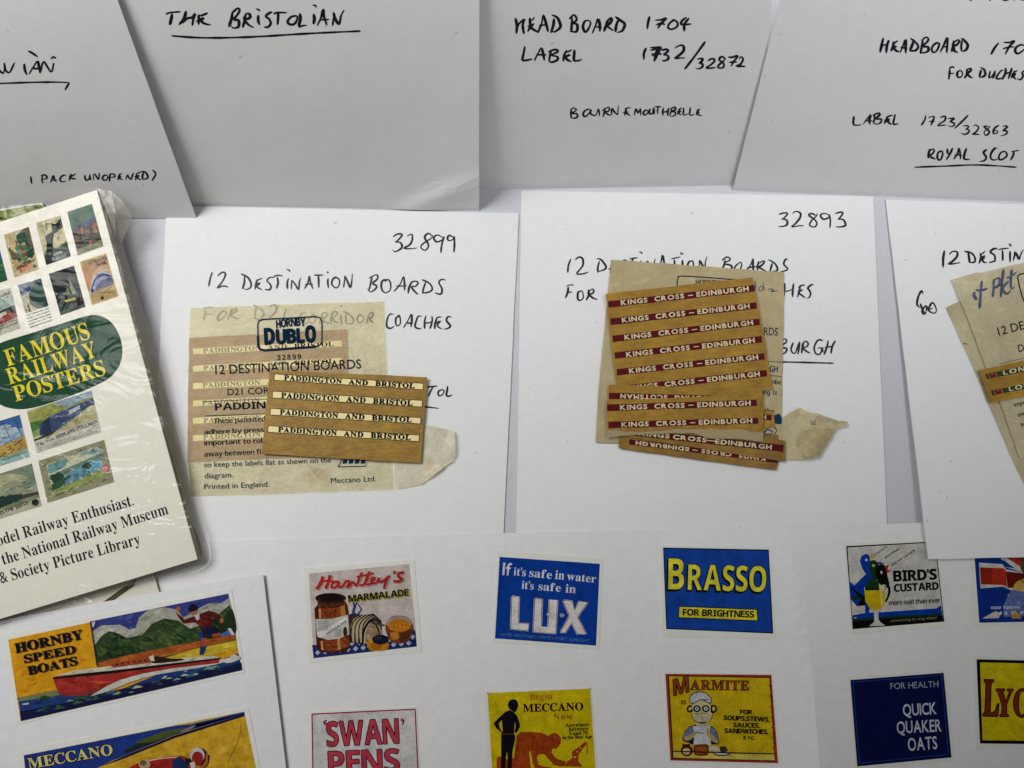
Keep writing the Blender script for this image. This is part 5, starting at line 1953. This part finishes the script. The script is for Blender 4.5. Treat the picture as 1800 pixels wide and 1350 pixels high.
A.line([(1150, 1050), (1165, 1070), (1150, 1095)], 6, '#2a5478', smooth=True)
A.build('printed_emblem', PRINT, tL)
A = Art(hL).tf(*Z4)
A.line([(1036, 180), (1040, 215), (1030, 245)], 6, '#3a3a44', smooth=True, pen=True)
A.line([(1085, 190), (1082, 235), (1060, 240), (1068, 215), (1085, 215), (1100, 240)], 6, '#3a3a44', smooth=True, pen=True)
A.line([(1112, 238), (1130, 228), (1150, 240), (1128, 246), (1170, 240)], 9, '#3a3a44', smooth=True, pen=True)
A.build('handwriting', BLUEINK, tL)
A = Art(hM, 0.00005, True).tf(*Z4)
for k in range(4):
    A.line([(1368, 1012 + k * 8), (1398, 1008 + k * 8)], 3, '#5a7896')
A.build('printed_mark', PRINT, tL)

# bottom sheets first
Z6 = (1040, 660, 5.0)
MAR, CRM = 'maroon', '#f0e6c0'
label_sheet(T([(240, 500), (1640, 520), (1640, 765), (1622, 830), (900, 735), (240, 640)], *Z6), flat(0.0026), 'dull brown label sheet lowest in the right stack, its lettering upside down', 'label sheet', BROWN3,
            [T([(330, 560), (1640, 725), (1640, 770), (330, 606)], *Z6)], MAR, KXR, 'g', CRM, gap=0.07, frac=(0.08, 0.95), toff=0.038, cap=0.68)
label_sheet(T([(470, 180), (1600, 318), (1612, 448), (1500, 470), (470, 420)], *Z6), flat(0.0029), 'brown label sheet poking out at the right, one maroon strip end showing', 'label sheet', BROWN2,
            [T([(560, 290), (1582, 345), (1578, 395), (560, 345)], *Z6)], MAR, KX, 'g', CRM, gap=0.07, frac=(0.07, 0.93), toff=0.038, cap=0.68)
label_sheet(T([(330, 430), (1100, 470), (1703, 575), (1697, 757), (900, 632), (330, 548)], *Z6), flat(0.0032), 'brown label sheet under the torn strip, its lettering sloping down to the right', 'label sheet', BROWN3,
            [T([(380, 472), (1685, 614), (1680, 668), (380, 528)], *Z6)], MAR, KXL, 'g', CRM, edge='#4a2a18', gap=0.07, frac=(0.02, 0.925), toff=0.038, cap=0.68)
st = []
for a, b in (((165, 302), (1033, 205)), ((177, 405), (1045, 308)), ((190, 507), (1063, 405)), ((203, 606), (1076, 508)), ((215, 705), (1092, 610)), ((228, 806), (1105, 710))):
    st.append(T([a, b, (b[0] + 4, b[1] + 38), (a[0] + 3, a[1] + 38)], *Z4))
_ty = table(1210, 600).y


def hT(x, y):
    t = max(0.0, (y - _ty) / 0.030)
    return 0.0036 + 0.0016 * t * t


label_sheet(T([(150, 258), (1022, 160), (1085, 480), (1143, 820), (690, 880), (232, 900), (190, 600)], *Z4), hT, 'large brown sheet of six maroon labels uppermost in the right stack', 'label sheet', BROWN2, st, MAR, KX, 'g', CRM, gap=0.07, frac=(0.085, 0.955), toff=0.038, cap=0.70, curl=True)
# torn pieces on top
tor1 = [(132, 540), (190, 525), (250, 512), (330, 520), (400, 500), (480, 508), (560, 500), (640, 505), (700, 492), (790, 500), (860, 498), (930, 510), (990, 535), (1060, 548), (1130, 538), (1200, 552), (1280, 548), (1350, 566), (1420, 562), (1508, 580)]
label_sheet(T([(150, 82), (820, 100), (1505, 122), (1512, 350)] + tor1[::-1][:1] + tor1[::-1][1:] + [(145, 320)], *Z6), flat(0.0041), 'torn brown label piece with its upper lettering upside down', 'label sheet', BROWN2,
            [T([(152, 152), (1440, 186), (1440, 240), (152, 206)], *Z6)], MAR, FSR, 'g', CRM, gap=0.07, frac=(0.08, 0.93), toff=0.038, cap=0.70, wob=0.3)
tor2 = [(140, 478), (210, 474), (290, 492), (350, 488), (420, 496), (520, 486), (600, 482), (700, 474), (760, 458), (850, 466), (930, 450), (1000, 444), (1100, 448), (1200, 438), (1280, 450), (1340, 470), (1400, 492), (1460, 497), (1510, 494)]
label_sheet(T([(136, 218), (560, 206), (1080, 178), (1500, 140), (1510, 300)] + tor2[::-1] + [(130, 330)], *Z6), flat(0.0045), 'torn brown strip with two level maroon labels, topmost at centre', 'label sheet', BROWN2,
            [T([(134, 255), (1450, 212), (1453, 268), (137, 314)], *Z6), T([(146, 405), (1464, 372), (1466, 424), (149, 464)], *Z6)], MAR, KX, 'g', CRM, gap=0.07, frac=(0.082, 0.955), toff=0.038, cap=0.70, wob=0.3)

# waxed interleaf edge showing below the tear
tW = thing('interleaf', 'torn translucent waxed slip caught under the topmost torn label strip', 'paper slip', (table(1205, 760).x, table(1205, 760).y, 0.0042))
plate('slip', wobble(T([(132, 470), (700, 470), (1510, 480), (1508, 582), (1400, 568), (1280, 556), (1060, 556), (990, 540), (900, 508), (560, 510), (330, 528), (135, 545)], *Z6), 0.7, 44, 7), flat(0.00425), 0, 0.00004, WAX, tW)

# ------------------------------------------------------------------ packets and labels on the far right envelope
Z7 = (1600, 420, 3.0)


def h7a(x, y):
    return h7(x, y) + 0.0006


def h7b(x, y):
    return h7(x, y) + 0.0014


def h7c(x, y):
    return h7(x, y) + 0.0024


t8 = thing('glassine_packet', 'worn cream packet mostly hidden behind the one marked in blue ink', 'packet', at(1760, 640, h7), 'printed glassine label packets')
plate('packet_front', wobble(T([(190, 362), (265, 325), (640, 250), (1100, 900), (640, 1370), (598, 1280), (520, 1120), (440, 930), (330, 670)], *Z7), 0.7, 51, 16), h7a, 0, 0.00010, GLASS4, t8, curved=True)
plate('packet_corner_fold', T([(196, 364), (262, 330), (215, 410)], *Z7), h7a, 0.00016, 0.00006, GLASS4, t8)
A = Art(h7a, 0.00003, True).tf(*Z7)
A.poly([(280, 548), (300, 552), (302, 557), (282, 554)], '#6a5024')
A.build('stain', PRINT, t8)

t9 = thing('glassine_packet', 'cream packet at the right edge marked in blue ink', 'packet', at(1790, 560, h7), 'printed glassine label packets')
plate('packet_front', wobble(T([(220, 215), (350, 176), (375, 178), (600, 125), (900, 60), (1300, 960), (580, 1160), (500, 930), (400, 680), (300, 410)], *Z7), 0.8, 52, 16), h7b, 0, 0.00008, GLASS3, t9, curved=True)
A = Art(h7b, 0.00003, True).tf(*Z7)
A.line([(760, 150), (600, 182), (575, 190), (568, 210), (590, 300), (625, 380)], 7, '#1c3140', smooth=True)
A.text('12 DESTINATION BOARDS', 'g', (468, 510), (1160, 330), 44, '#1b2026', off=0.008)
A.text('D', 'g', (573, 597), (604, 590), 38, '#1b2026', off=0.008)
A.line([(470, 660), (600, 628), (700, 604)], 3, '#7a4a58')
for s, p, q in (('important', (550, 886), (680, 852)), ('away', (568, 938), (640, 920)), ('so keep', (586, 990), (690, 962))):
    A.text(s, 'g', p, q, 25, '#1b2026', off=0.012)
A.build('printed_text', PRINT, t9)
A = Art(h7b, 0.00003, True).tf(*Z7)
BI = hx('#5d6484')
for k, q in enumerate([[(340, 278), (336, 300), (350, 322), (344, 296)], [(378, 220), (372, 280), (366, 368)], [(345, 268), (372, 272), (410, 260)],
                       [(440, 212), (440, 260), (434, 308)], [(438, 222), (468, 205), (470, 240), (440, 262)],
                       [(492, 160), (484, 230), (478, 308)], [(520, 222), (486, 262), (510, 290), (530, 270)],
                       [(536, 160), (530, 220), (534, 262), (552, 252)], [(508, 206), (534, 196), (564, 172)]]):
    A.line(q, 13, BI, smooth=True, pen=True, seed=80 + k)
A.build('handwriting', BLUEINK, t9)
A = Art(h7b, -0.0004, True).tf(*Z7)

# sheet seen through the packet
hin = lambda x, y: h7(x, y) + 0.0010
t10 = thing('label_sheet', 'pinkish label sheet inside the packet marked in blue ink', 'label sheet', at(1790, 600, h7), 'sheets of train destination labels')
plate('backing_paper', T([(428, 452), (900, 340), (1000, 600), (480, 640), (470, 560)], *Z7), hin, 0, 0.0001, INNER, t10, curved=True)

t11 = thing('label_sheet', 'gold backing with two dark green labels at the right edge', 'label sheet', at(1770, 670, h7), 'sheets of train destination labels')
plate('backing_paper', wobble(T([(365, 692), (610, 640), (1000, 560), (1050, 740), (610, 828), (425, 866)], *Z7), 0.4, 54, 18), h7c, 0, 0.0002, BROWN2, t11, curved=True)
for a, b in (((396, 712), (404, 740)), ((426, 800), (434, 826))):
    q = [a, (a[0] + 560, a[1] - 116), (b[0] + 560, b[1] - 116), b]
    s = plate('label_strip', T(q, *Z7), h7c, 0.00010, 0.00007, PRINTS['green'], t11)
    A = Art(h7c, 0.00011, True).tf(*Z7)
    A.poly([lerpq(q, u, v) for u, v in ((.035, .1), (.09, .1), (.09, .9), (.035, .9))], '#8f2c34')
    A.poly([lerpq(q, u, v) for u, v in ((.05, .08), (.075, .08), (.075, .4), (.05, .4))], '#c05a68')
    for u in (.028, .095):
        A.line([lerpq(q, u, 0.05), lerpq(q, u, .95)], 4, '#a8a060')
    A.text('LONDON', 'sb', lerpq(q, .16, .86), lerpq(q, .60, .86), 23, '#ece6d0', gap=0.12, off=-0.004)
    A.build('lettering', PRINT, s)
